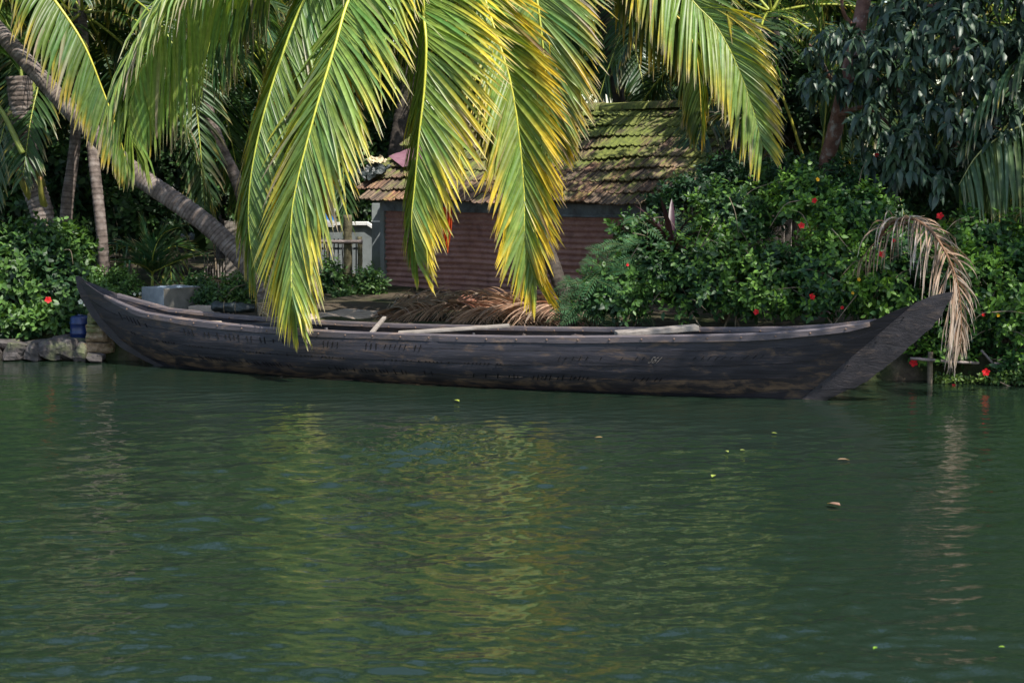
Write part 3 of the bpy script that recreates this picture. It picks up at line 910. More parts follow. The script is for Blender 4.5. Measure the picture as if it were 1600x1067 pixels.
# barred gate and picket fence further back
def bar_fence(name, px0, px1, ytop, ybot, D, n, label, cat, mat, w=.045, rails=(.2, .8), group=None):
    root = thing(name, at((px0 + px1) / 2, ybot, D), label, cat, group)
    me = bev_box(w, .02, 1.0, .004); me.materials.append(mat)
    rng = np.random.default_rng(int(px0))
    for i in range(n):
        px = px0 + (px1 - px0) * (i + .5) / n
        p0, p1 = at(px, ybot, D), at(px, ytop + rng.normal(0, 1.2), D)
        m = Matrix.Translation((p0 + p1) / 2) @ Matrix.Rotation(rng.normal(0, .012), 4, 'Y') @ Matrix.Diagonal((1, 1, (p1 - p0).length, 1))
        link('picket', me, None, root, m)
    for q in rails:
        a, b = at(px0, ybot + (ytop - ybot) * q, D), at(px1, ybot + (ytop - ybot) * q, D)
        rme = bev_box((b - a).length, .025, .035, .004); rme.materials.append(mat)
        link('rail', rme, None, root, Matrix.Translation((a + b) / 2 + Vector((0, .026, 0))))
    return root
bar_fence('barred_gate', 497, 560, 372, 455, 27.6, 9, 'dark barred metal gate standing in front of the pale boundary wall', 'gate', M_DARKMETAL, .022)
bar_fence('picket_fence', 352, 398, 346, 450, 27.0, 6, 'weathered grey plank fence panel behind the leaning palm trunk', 'fence', M_GREYWOOD, .075)
bar_fence('picket_fence', 318, 352, 408, 450, 27.6, 8, 'low row of thin pale stakes beneath the leaning palm trunk', 'fence', M_GREYWOOD, .02)

# concrete block at the water's edge
def concrete_block():
    c = at(259, 470, 21.3)
    s = .5
    root = None
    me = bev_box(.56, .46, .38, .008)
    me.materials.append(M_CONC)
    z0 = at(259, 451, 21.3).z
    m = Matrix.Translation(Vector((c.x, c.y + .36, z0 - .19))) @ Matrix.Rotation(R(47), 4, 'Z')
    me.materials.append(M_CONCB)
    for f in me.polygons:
        if f.normal.y < -.6: f.material_index = 1  # right face painted darker so the two faces differ in shade
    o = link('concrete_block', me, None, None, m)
    tag(o, 'plain square grey concrete block on the bank behind the canoe stern', 'concrete block')
    kerb = bev_box(.5, .22, .12, .01); kerb.materials.append(M_SAND)
    p = at(330, 482, 21.1)
    o = link('kerb_slab', kerb, None, None, Matrix.Translation(Vector((p.x, p.y, p.z - .03))) @ Matrix.Rotation(R(-18), 4, 'Z'))
    tag(o, 'low tan kerb slab lying right of the grey concrete block', 'slab')
    # two small pale plastic things left on top
    for k, (px, w, lab) in enumerate(((253, .12, 'flattened white and blue plastic packet on the front corner of the concrete block'), (280, .08, 'small white packet lying on top of the concrete block, right of the larger one'))):
        mb = MB()
        p = at(px, 450, 21.45); p.z = z0 + .004
        nx, ny = 7, 5
        V = []
        rg = np.random.default_rng(k)
        for b in range(ny):
            for a in range(nx):
                u, v = a / (nx - 1) - .5, b / (ny - 1) - .5
                V.append((p.x + u * w, p.y + v * w * .6, p.z + .022 * (1 - (2 * abs(u)) ** 2) * (1 - (2 * abs(v)) ** 2) + rg.normal(0, .003)))
        i, j = np.meshgrid(np.arange(ny - 1), np.arange(nx - 1), indexing='ij')
        F = np.stack([i * nx + j, i * nx + j + 1, (i + 1) * nx + j + 1, (i + 1) * nx + j], -1).reshape(-1, 4)
        o = link('plastic_packet', mk('plastic_packet', V, F), M_WHITE if k else M_WHITE)
        tag(o, lab, 'packet', 'packets on the concrete block')
concrete_block()

# shore stones and laterite pillar
def rock_mesh(name, sx, sy, sz, seed, mat, angular=.22):
    import bmesh
    rg = np.random.default_rng(seed)
    bm = bmesh.new()
    bmesh.ops.create_cube(bm, size=1)
    bmesh.ops.subdivide_edges(bm, edges=bm.edges[:], cuts=3, use_grid_fill=True)
    ph = rg.uniform(0, 6, 9)
    planes = [(nrm(rg.normal(size=3)), rg.uniform(.4, .56)) for _ in range(7)]
    for v in bm.verts:
        c = np.array(v.co)
        c = c * (1 - .16 * np.dot(c, c) / .75)
        for nn, dd in planes:
            e = np.dot(c, nn) - dd
            if e > 0: c = c - nn * e
        c = c + .035 * np.sin(c[[1, 2, 0]] * 7 + ph[:3]) + rg.normal(0, .008, 3)
        v.co = Vector(c * np.array([sx, sy, sz]))
    me = bpy.data.meshes.new(name); bm.to_mesh(me); bm.free()
    for p in me.polygons: p.use_smooth = False
    me.materials.append(mat)
    return me
STONES = [(-22, 551, 44, 22, 'dark stone at the left edge of the waterline stone row'), (28, 549, 40, 22, 'long low dark stone second in the waterline row'), (56, 548, 26, 22, 'small blocky stone between two wider ones in the waterline row'),
          (81, 546, 34, 26, 'square pale-topped stone in the waterline row below the hibiscus'), (106, 547, 34, 27, 'slanted stone leaning right in the waterline row'), (131, 549, 22, 24, 'narrow pointed stone just left of the laterite pillar foot'),
          (150, 558, 26, 10, 'flat stone slab half sunk at the pillar foot'), (10, 538, 46, 14, 'flat dark stone of the upper row at far left'), (60, 537, 34, 10, 'thin brown stone of the upper row behind the waterline stones'),
          (100, 531, 34, 12, 'rounded tan stone of the upper row below the blue drum'), (125, 534, 26, 12, 'broken brown stone of the upper row beside the laterite pillar'), (-70, 548, 50, 28, 'large dark stone outside the left end of the row')]
for k, (px, py, w, h, lab) in enumerate(STONES):
    up = py < 541
    D = 20.12 + (.22 if up else 0) - (.12 if py > 555 else 0) - .0004 * px
    p = at(px, py, D + .12)
    sc = D / FPX
    me = rock_mesh('shore_stone', w * sc * 1.12, .34, h * sc * 1.35, 50 + k, M_STONE)
    o = link('shore_stone', me, None, None, Matrix.Translation(p) @ Matrix.Rotation(.2 * math.sin(k * 2.1), 4, 'Z') @ Matrix.Rotation(.12 * math.sin(k * 1.3), 4, 'Y'))
    tag(o, lab, 'stone', 'stones along the left waterline')
def laterite_pillar():
    base = at(152, 556, 20.2)
    root = thing('laterite_pillar', base, 'short crumbling pillar of brown laterite blocks beside the canoe stern', 'pillar')
    ys = [489, 504, 517, 534, 551]
    for k in range(4):
        y0, y1 = ys[k], ys[k + 1]
        D = 20.16
        p = at(156 + (1, -1, 2, 0)[k], (y0 + y1) / 2, D + .1)
        sc = D / FPX
        me = rock_mesh('laterite_block', (40, 44, 42, 48)[k] * sc, .36, (y1 - y0) * sc * 1.12, 80 + k, M_LATER)
        link('laterite_block', me, None, root, Matrix.Translation(p) @ Matrix.Rotation((-.08, .1, -.05, .06)[k], 4, 'Z'))
laterite_pillar()
#@@OBJECTS
# ------------------------------------------------------------------ canoe
CA, CB = Vector((-5.0, 20.1, 0)), Vector((4.1, 16.3, 0))
CT = (CB - CA).normalized(); CLEN = (CB - CA).length
CN = Vector((CT.y, -CT.x, 0))            # towards the camera side
if CN.y > 0: CN = -CN
def plane_uz(px, py, off=0.0):
    d = ray_dir(px, py); o = Vector((0, 0, CAMZ)); p0 = CA + CN * off
    t = (p0 - o).dot(CN) / d.dot(CN)
    p = o + d * t
    return (p - CA).dot(CT), p.z
def cpt(u, v, z): return CA + CT * u + CN * v + Vector((0, 0, z))

SHEER_PX = [(126, 437, 0), (140, 444, .02), (162, 459, .07), (190, 474, .2), (220, 488, .3), (287, 499, .4), (362, 507.5, .46), (400, 511, .48), (550, 519.5, .53), (700, 524, .55), (800, 526, .55), (900, 526.5, .55), (1000, 526, .53), (1100, 525, .5), (1200, 522, .43), (1280, 515, .32), (1359, 504, .18), (1395, 487, .11), (1432, 474, .06)]
SH = np.array([plane_uz(*p) for p in SHEER_PX])
ZK = -.16
def z_lin(uz0, uz1):
    """extend the line from uz0 through uz1 down to the keel level"""
    k = (ZK - uz0[1]) / (uz1[1] - uz0[1])
    return uz0[0] + (uz1[0] - uz0[0]) * k
TOPL, TOPR = plane_uz(126, 437), plane_uz(1432, 474)
BOTL, BOTR = plane_uz(264, 573), plane_uz(1262, 619)
LEFT_PX = [(126, 437), (139, 466), (161, 500), (190, 531), (224, 555), (266, 577)]
LE = np.array([plane_uz(*p) for p in LEFT_PX])[::-1]
uL0, uR0 = SH[0, 0], SH[-1, 0]
uL1, uR1 = float(LE[0, 0]) + .35, z_lin(TOPR, BOTR)
def u_left(s):
    z = SH[0, 1] * (1 - s) + ZK * s
    return np.interp(z, np.concatenate([[ZK], LE[:, 1]]), np.concatenate([[uL1], LE[:, 0]]))
def hull_b(r, s):
    Bs = np.interp(s, [0, .12, .3, .5, .66, .8, .92, 1], [.5, .525, .535, .515, .455, .34, .17, .03])
    q = np.abs(2 * r - 1)
    return Bs * np.maximum(0, 1 - q ** 2.3) ** .85 + np.where(r < .5, .014, .03)
def hull_pt(r, s, side=1, off=0.0):
    u0 = uL0 + (uR0 - uL0) * r
    zs = np.interp(u0, SH[:, 0], SH[:, 1])
    u = u_left(s) * (1 - r) + (uR0 + (uR1 - uR0) * s) * r
    z = zs * (1 - s) + ZK * s
    v = (hull_b(r, s) + off) * side
    return cpt(u, v, z)

def r_at_px(px, s=0):
    rs = np.linspace(0, 1, 400)
    P = np.array([list(hull_pt(r, s, 1)) for r in rs])
    return float(np.interp(px, proj(P)[0][:, 0], rs))

def build_canoe():
    rng = np.random.default_rng(5)
    canoe = thing('canoe', cpt(CLEN / 2, 0, 0), 'long dark wooden canoe with upswept ends moored along the bank', 'canoe')
    cuts = [0, .2, .4, .58, .76, 1.0]
    rs = np.linspace(0, 1, 90)
    for side in (1, -1):
        for k in range(5):
            s0, s1 = cuts[k], cuts[k + 1]
            ss = np.linspace(s0 + (.0055 if k else 0), s1, 5)
            proud = (0, .003, .0, .003, 0)[k]
            V = []
            for lay, off in ((0, proud), (1, -.026)):
                for s in ss:
                    for r in rs:
                        w = .0025 * math.sin(r * 60 + s * 20 + k)
                        V.append(list(hull_pt(r, s, side, max(off + w, -float(hull_b(r, s)) + .004))))
            n, m = len(rs), len(ss)
            F = []
            for lay in (0, 1):
                b = lay * n * m
                for a in range(m - 1):
                    for c in range(n - 1):
                        q = (b + a * n + c, b + a * n + c + 1, b + (a + 1) * n + c + 1, b + (a + 1) * n + c)
                        F.append(q if (lay == 0) == (side == 1) else q[::-1])
            nv0 = len(V); a = (m - 1) * n
            for b0 in (0, n * m, a, n * m + a): V += [V[b0 + c] for c in range(n)]
            for c in range(n - 1):
                F.append((nv0 + c, nv0 + c + 1, nv0 + n + c + 1, nv0 + n + c))
                F.append((nv0 + 2 * n + c, nv0 + 2 * n + c + 1, nv0 + 3 * n + c + 1, nv0 + 3 * n + c))
            o = link('strake', mk('strake', V, np.array(F)), M_HULLLOW if k in (3,) else M_HULL, canoe)
    # stem pieces: solid tapering timbers at both ends
    def stem(outer_px, top_px, diag0, diag1, label):
        outer = np.array([plane_uz(*p) for p in outer_px])
        L = np.concatenate([[0], np.cumsum(np.linalg.norm(np.diff(outer, axis=0), axis=1))])
        n = 28
        t = np.linspace(0, 1, n)
        oc = np.stack([np.interp(t * L[-1], L, outer[:, k]) for k in (0, 1)], 1)
        ic = np.array(diag0)[None] * (1 - t[:, None]) + np.array(diag1)[None] * t[:, None] if diag0 is not None else np.array([(u_left(q) + .03, SH[0, 1] * (1 - q) + ZK * q) for q in t])
        oc = oc + np.stack([.007 * np.sin(t * 61) + .006 * np.sin(t * 143 + 1), .005 * np.sin(t * 97 + 2)], 1) * (1 if label else .4)
        m = 7
        V = []
        for sd in (1, -1):
            for i in range(n):
                for j in range(m):
                    q = j / (m - 1)
                    u, z = oc[i] * (1 - q) + ic[i] * q
                    if i == 0: z += .02 * math.sin(math.pi * q)
                    th = (.012 + .034 * q ** .8) if label else (.008 + .014 * q)
                    V.append(list(cpt(u, sd * th, z)))
        F = []
        b1 = n * m
        for i in range(n - 1):
            for j in range(m - 1):
                q = (i * m + j, i * m + j + 1, (i + 1) * m + j + 1, (i + 1) * m + j)
                F.append(q); F.append(tuple(b1 + x for x in q[::-1]))
            F.append((i * m, (i + 1) * m, b1 + (i + 1) * m, b1 + i * m))
            F.append((i * m + m - 1, b1 + i * m + m - 1, b1 + (i + 1) * m + m - 1, (i + 1) * m + m - 1))
        for j in range(m - 1):
            F.append((j, b1 + j, b1 + j + 1, j + 1))
        return link('stem', mk('stem', V, np.array(F), smooth=False), M_STEM, canoe)
    eL = (uL1, ZK); eR = (uR1, ZK)
    stem([(118, 432), (121, 448), (128, 468), (142, 492), (162, 518), (192, 545), (226, 563), (248, 574), (262, 584)], None, None, None, 0)
    stem([(1488, 457), (1484, 472), (1466, 500), (1440, 526), (1412, 550), (1376, 580), (1345, 601), (1312, 615), (1268, 636)], None, (uR0 - .02, SH[-1, 1]), (uR1 - .02, ZK), 1)
    import bmesh
    bm = bmesh.new(); bmesh.ops.create_icosphere(bm, subdivisions=1, radius=.008)
    nm = bpy.data.meshes.new('nail'); bm.to_mesh(nm); bm.free(); nm.materials.append(M_STITCH)
    for q in (.12, .34, .55, .74):
        u = (uR0 - .02) * (1 - q) + (uR1 - .02) * q; z = SH[-1, 1] * (1 - q) + ZK * q
        link('nail', nm, None, canoe, Matrix.Translation(cpt(u + .06 + .01 * math.sin(q * 40), .05, z)))
    # gunwales
    ra, rb = r_at_px(163), r_at_px(1359)
    for side in (1, -1):
        rr = np.linspace(ra, rb, 100)
        V = []
        for r in rr:
            p = hull_pt(r, 0, side); nv = CN * side
            h = .062 + .004 * math.sin(r * 40)
            e = min(1, (r - ra) * 14 + .35) * min(1, (rb - r) * 20 + .6)
            for o, z in ((.03 * e, -h * e), (.036 * e, -.006), (.028 * e, .008), (-.03, .008), (-.034, -.006), (-.034, -h * .6)):
                V.append(list(p + nv * o + Vector((0, 0, z))))
        k = 6; n = len(rr)
        i, j = np.meshgrid(np.arange(n - 1), np.arange(k), indexing='ij')
        F = np.stack([i * k + j, (i + 1) * k + j, (i + 1) * k + (j + 1) % k, i * k + (j + 1) % k], -1).reshape(-1, 4)
        me = mk('gunwale', V, [F, np.array([[0, 1, 2, 3, 4, 5]]), np.array([[5, 4, 3, 2, 1, 0]]) + (n - 1) * 6], smooth=False)
        link('gunwale', me, M_GUNW, canoe)
        # rivets
        import bmesh
        bm = bmesh.new(); bmesh.ops.create_icosphere(bm, subdivisions=1, radius=.011)
        rm = bpy.data.meshes.new('rivet'); bm.to_mesh(rm); bm.free(); rm.materials.append(M_RIVET)
        for r in np.arange(ra + .04, rb - .02, .034):
            p = hull_pt(r, 0, side) + CN * (.036 * side if side == 1 else .034) + Vector((0, 0, -.03))
            link('rivet', rm, None, canoe, Matrix.Translation(p))
    # coir stitching along two seams
    for s, step, hh, r0, r1, ww in ((.2, .0062, .055, .06, .56, .0042), (.4, .005, .016, .06, .6, .0065), (.58, .0052, .044, .1, .8, .0042), (.3, .008, .035, .66, .9, .0035)):
        mb = MB()
        for r in np.arange(r0, r1, step):
            if rng.random() < .3 or math.sin(r * 31 + s * 50) > .72: continue
            hgt = hh * rng.uniform(.6, 1.15)
            ds = hgt / (.62) / 2
            a, b = hull_pt(r, s - ds, 1, .0045), hull_pt(r + rng.normal(0, .0006), s + ds, 1, .0045)
            c = (a + b) / 2; up = (b - a).normalized(); x = CT
            w = ww * rng.uniform(.7, 1.3)
            P = [a - x * w, a + x * w, b + x * w, b - x * w]
            nn = CN * .005
            mb.add([list(p - nn) for p in P] + [list(p + nn * .6) for p in P], BOXF)
        o = link('stitching', mb.mesh('stitching', False), M_STITCH, canoe); o['kind'] = 'stuff'
    # thwarts, ribs and bottom boards
    for px in (300, 590, 860, 1130, 1290):
        r = r_at_px(px)
        a, b = hull_pt(r, .13, 1, -.03), hull_pt(r, .13, -1, -.03)
        d = b - a
        me = bev_box(d.length, .1, .045, .006); me.materials.append(M_HULL)
        ang = math.atan2(d.y, d.x)
        link('thwart', me, None, canoe, Matrix.Translation((a + b) / 2) @ Matrix.Rotation(ang, 4, 'Z'))
    for r in np.linspace(.12, .88, 13):
        P = [hull_pt(r, s, sd, -.045) for sd, s in [(1, q) for q in np.linspace(.1, .95, 7)] + [(-1, q) for q in np.linspace(.95, .1, 7)]]
        V, F = tube(catmull(P, 30), .022, 6)
        link('rib', mk('rib', V, F), M_HULL, canoe)
    for v in (-.19, 0, .19):
        P0, P1 = cpt(3.3, v, .1), cpt(CLEN - 3.9, v, .1)
        d = P1 - P0
        me = bev_box(d.length, .17, .02, .004); me.materials.append(M_GREYWOOD)
        link('bottom_board', me, None, canoe, Matrix.Translation((P0 + P1) / 2) @ Matrix.Rotation(math.atan2(d.y, d.x), 4, 'Z'))
    # painted number
    fc = bpy.data.curves.new('hull_number', 'FONT'); fc.body = '561'; fc.size = .078; fc.extrude = .0008
    fo_ = bpy.data.objects.new('hull_number', fc)
    fm = bpy.data.meshes.new_from_object(fo_); bpy.data.objects.remove(fo_); fm.materials.clear(); fm.materials.append(M_PAINT)
    r0_ = r_at_px(1018, .3)
    for v in fm.vertices:
        v.co = hull_pt(r0_ + v.co.x / (uR0 - uL0), .36 - v.co.y / .66, 1, .0065 + max(0, v.co.z))
    link('hull_number', fm, None, canoe)
build_canoe()

def plank(name, p0, p1, w, th, label, cat, mat, group=None, roll=0):
    d = p1 - p0
    me = bev_box(d.length, w, th, min(.012, th * .3)); me.materials.append(mat)
    for v in me.vertices:
        v.co.z += .006 * math.sin(v.co.x * 5); v.co.y *= 1 - .12 * (v.co.x / d.length + .5)
    x = d.normalized(); y = Vector((0, 0, 1)).cross(x).normalized(); z = x.cross(y)
    m = Matrix(((x.x, y.x, z.x, 0), (x.y, y.y, z.y, 0), (x.z, y.z, z.z, 0), (0, 0, 0, 1))); m.translation = (p0 + p1) / 2
    o = link(name, me, None, None, m @ Matrix.Rotation(roll, 4, 'X'))
    return tag(o, label, cat, group)
plank('loose_plank', at(622, 520, 18.35), at(796, 509, 18.38), .2, .028, 'thin pale plank lying aslant in the middle of the canoe', 'plank', M_GREYWOOD, 'planks in the canoe')
plank('loose_plank', at(962, 521, 17.42), at(1090, 512.5, 17.5), .22, .055, 'thick grey plank tilted up across the canoe, right of the hut', 'plank', M_GREYWOOD, 'planks in the canoe')
plank('loose_plank', at(280, 504, 19.35), at(338, 507, 19.1), .24, .05, 'short tan board inside the stern of the canoe', 'plank', M_SAND, 'planks in the canoe')
plank('loose_plank', at(352, 508, 19.15), at(440, 508, 18.95), .18, .05, 'blackened board inside the canoe beside the mooring rope', 'plank', M_HULL, 'planks in the canoe')
plank('propped_stick', at(580, 520, 18.4), at(601, 497, 18.95), .05, .03, 'short grey stick propped on the far gunwale of the canoe', 'stick', M_GREYWOOD)

# mooring post and rope
def mooring():
    p = at(411, 470, 19.95)
    b = Vector((p.x, p.y, .2))
    root = thing('mooring_stake', b, 'short wooden mooring stake wound with frayed rope behind the canoe', 'mooring stake')
    P = catmull([b, (b + p) / 2 + Vector((.01, 0, 0)), p + Vector((0, 0, .02))], 14)
    tube_obj('stake', P, np.linspace(.045, .038, 14), M_POST, root, 9)
    mb = MB()
    th = np.linspace(0, 2 * np.pi * 6, 90)
    zz = np.linspace(p.z - .16, p.z - .02, 90)
    V, F = tube(np.stack([p.x + .055 * np.cos(th), p.y + .055 * np.sin(th), zz], 1), .011, 5); mb.add(V, F)
    for dx, L in ((-.07, .35), (.01, .28), (.05, .18)):
        V, F = tube(catmull([p + Vector((dx * .4, -.06, -.14)), p + Vector((dx, -.09, -.14 - L * .5)), p + Vector((dx * 1.1, -.08, -.14 - L))], 10), .008, 5); mb.add(V, F)
    link('rope_coil', mb.mesh('rope_coil'), M_ROPE, root)
    q = hull_pt(r_at_px(395), 0, -1) + Vector((0, 0, .01))
    P = catmull([p + Vector((0, -.06, -.12)), (p + q) / 2 + Vector((-.03, 0, -.12)), q, q + CN * .3 + Vector((-.1, 0, -.02))], 30)
    o = tube_obj('mooring_rope', P, .011, M_ROPE, None, 6)
    tag(o, 'frayed coir rope running from the mooring stake into the canoe', 'rope')
mooring()

# black tarpaulin roll
def tarp_roll():
    a, b = at(330, 479, 20.7), at(398, 482, 20.7)
    n, k = 40, 16
    rg = np.random.default_rng(2)
    P = np.stack([np.linspace(a[i], b[i], n) for i in range(3)], 1)
    t = np.linspace(0, 1, n)
    rad = .062 * (1 - .35 * t ** 3) * (1 - np.exp(-t * 40) * .5)
    ang = np.linspace(0, 2 * np.pi, k, endpoint=False)
    rr = rad[:, None] * (1 + .16 * np.sin(ang[None] * 3 + t[:, None] * 9) + .1 * np.sin(ang[None] * 5 - t[:, None] * 23) + rg.normal(0, .03, (n, k)))
    V, F = tube(P, rr, k)
    root = thing('tarpaulin_roll', (a + b) / 2 - Vector((0, 0, .06)), 'lumpy black tarpaulin roll tied with cord on the bank', 'tarpaulin')
    link('rolled_sheet', mk('rolled_sheet', V, F), M_BLACKTARP, root)
    for q in (.3, .55):
        c = P[int(q * n)]
        th = np.linspace(0, 2 * np.pi, 20)
        x = nrm(P[-1] - P[0]); y = np.array([0, 0, 1.0]); z = np.cross(x, y)
        r_ = .068 * (1 - .35 * q ** 3)
        V, F = tube(c[None] + r_ * (np.cos(th)[:, None] * y + np.sin(th)[:, None] * z), .004, 5)
        link('cord', mk('cord', V, F), M_ROPE, root)
tarp_roll()

# crumpled sheets on the roof, orange cloth, drum, sign
def sheet_obj(name, corners, nx, ny, amp, seed, mat, label, cat, fn=None):
    rg = np.random.default_rng(seed)
    c = [np.array(list(p)) for p in corners]
    V = []
    ph = rg.uniform(0, 6, 6)
    for b in range(ny):
        for a in range(nx):
            u, v = a / (nx - 1), b / (ny - 1)
            p = (c[0] * (1 - u) + c[1] * u) * (1 - v) + (c[3] * (1 - u) + c[2] * u) * v
            h = amp * (abs(math.sin(u * 5 + ph[0] + 4 * v * v)) + .7 * abs(math.sin(v * 6 + ph[1] - 5 * u + ph[3] * u * v)) + .35 * math.sin(u * 17 + v * 13 + ph[2])) + rg.normal(0, amp * .22)
            p = p + np.array(list(RN if fn is None else fn)) * h
            V.append(p)
    V = np.array(V)
    nn = np.array(list(RN if fn is None else fn)) * .006
    i, j = np.meshgrid(np.arange(ny - 1), np.arange(nx - 1), indexing='ij')
    F = np.stack([i * nx + j, i * nx + j + 1, (i + 1) * nx + j + 1, (i + 1) * nx + j], -1).reshape(-1, 4)
    V2 = np.vstack([V, V - nn]); N = nx * ny
    rim = [(b * nx, (b + 1) * nx, N + (b + 1) * nx, N + b * nx) for b in range(ny - 1)] + [(b * nx + nx - 1, N + b * nx + nx - 1, N + (b + 1) * nx + nx - 1, (b + 1) * nx + nx - 1) for b in range(ny - 1)]
    rim += [(a, N + a, N + a + 1, a + 1) for a in range(nx - 1)] + [((ny - 1) * nx + a, (ny - 1) * nx + a + 1, N + (ny - 1) * nx + a + 1, N + (ny - 1) * nx + a) for a in range(nx - 1)]
    o = link(name, mk(name, V2, np.vstack([F, F[:, ::-1] + N, np.array(rim)]), smooth=False), mat)
    return tag(o, label, cat)
sheet_obj('plastic_sheet', [roof_point(610, 251, .07), roof_point(632, 268, .07), roof_point(662, 262, .07), roof_point(662, 232, .07)], 10, 10, .006, 3, M_PURPLE, 'flat purple plastic sheet lying on the left end of the roof', 'plastic sheet')
sheet_obj('black_plastic', [roof_point(556, 277, .05), roof_point(580, 292, .05), roof_point(616, 271, .06), roof_point(592, 266, .06)], 16, 12, .05, 4, M_BLACKTARP, 'crumpled black plastic on the broken left corner of the roof', 'plastic sheet')
sheet_obj('sacking', [roof_point(575, 262, .08), roof_point(590, 270, .08), roof_point(612, 264, .08), roof_point(600, 256, .08)], 14, 10, .05, 6, M_TAN, 'crumpled cream sacking above the black plastic on the roof', 'sacking')
def orange_cloth():
    n, m = 14, 18
    c = at(697, 330, 24.2)
    V = []
    for b in range(m):
        v = b / (m - 1)
        w = .15 * (1 - .5 * v)
        for a in range(n):
            u = a / (n - 1) - .5
            z = c.z + .05 - v * (.5 + .22 * u) - (.06 * abs(u) if v > .9 else 0)
            V.append((c.x + u * w + .02 * math.sin(v * 4), c.y + .03 * math.sin(u * 22 + v * 3) * (.3 + v), z))
    i, j = np.meshgrid(np.arange(m - 1), np.arange(n - 1), indexing='ij')
    F = np.stack([i * n + j, i * n + j + 1, (i + 1) * n + j + 1, (i + 1) * n + j], -1).reshape(-1, 4)
    V = np.array(V); N = len(V)
    V2 = np.vstack([V, V + np.array([0, .006, 0])])
    o = link('orange_cloth', mk('orange_cloth', V2, np.vstack([F, F[:, ::-1] + N])), M_ORANGE)
    tag(o, 'orange cloth hanging under the hut eave, seen past a frond', 'cloth')
orange_cloth()
def drum():
    p = at(126, 513, 20.45)
    root = thing('plastic_drum', Vector((p.x, p.y, GROUND)), 'blue plastic drum half hidden between the hibiscus and the laterite pillar', 'drum')
    prof = [(.0, -.16), (.1, -.16), (.105, -.15), (.105, -.06), (.112, -.05), (.105, -.04), (.105, .05), (.112, .06), (.105, .07), (.1, .12), (.085, .14), (.0, .14)]
    k = 20; V = []
    for r, z in prof:
        for a in range(k): V.append((p.x + r * 1.15 * math.cos(a * 2 * math.pi / k), p.y + r * 1.15 * math.sin(a * 2 * math.pi / k), p.z + z * 1.05))
    i, j = np.meshgrid(np.arange(len(prof) - 1), np.arange(k), indexing='ij')
    F = np.stack([i * k + j, i * k + (j + 1) % k, (i + 1) * k + (j + 1) % k, (i + 1) * k + j], -1).reshape(-1, 4)
    link('drum_body', mk('drum_body', V, F), M_BLUEPL, root)
    V, F = tube(np.array([[p.x, p.y, p.z + .142], [p.x, p.y, p.z + .165]]), .035, 10)
    link('cap', mk('cap', V, F), M_BLUEPL, root)
drum()
def sign_mat():
    m, nt, b = new_mat('beach_poster')
    tc = nt.nodes.new('ShaderNodeTexCoord'); sp = nt.nodes.new('ShaderNodeSeparateXYZ')
    nt.links.new(tc.outputs['Generated'], sp.inputs[0])
    n = noise(nt, 5, 3, .6, tc.outputs['Generated'])
    a = nt.nodes.new('ShaderNodeMath'); a.operation = 'MULTIPLY_ADD'; a.inputs[1].default_value = .22
    nt.links.new(n, a.inputs[0]); nt.links.new(sp.outputs[2], a.inputs[2])
    c = ramp(nt, a.outputs[0], [(0.0, (.5, .52, .55)), (.25, (.36, .33, .3)), (.4, (.5, .55, .6)), (.48, (.05, .24, .6)), (.62, (.02, .17, .55)), (.85, (.015, .12, .46)), (1.0, (.03, .2, .55))])
    nt.links.new(c, b.inputs['Base Color']); b.inputs['Roughness'].default_value = .4
    return m
def sign():
    p0, p1 = at(498, 354, 26.9), at(523, 325, 26.9)
    c = (p0 + p1) / 2
    root = thing('picture_board', Vector((c.x, c.y, gz(c.x, c.y))), 'small tilted blue picture board with a white border above the gate', 'sign')
    me = bev_box(p1.x - p0.x, .02, p1.z - p0.z, .003); me.materials.append(M_WHITE)
    rot = Matrix.Rotation(R(5), 4, 'Y') @ Matrix.Rotation(R(12), 4, 'Z')
    link('board', me, None, root, Matrix.Translation(c) @ rot)
    me = bev_box((p1.x - p0.x) * .88, .006, (p1.z - p0.z) * .86, .001); me.materials.append(sign_mat())
    link('picture', me, None, root, Matrix.Translation(c) @ rot @ Matrix.Translation((.01, -.0125, 0)))
    V, F = tube(np.array([[c.x, c.y + .04, gz(c.x, c.y) - .1], [c.x, c.y + .04, c.z + .1]]), .018, 8)
    link('post', mk('post', V, F), M_POST, root)
sign()

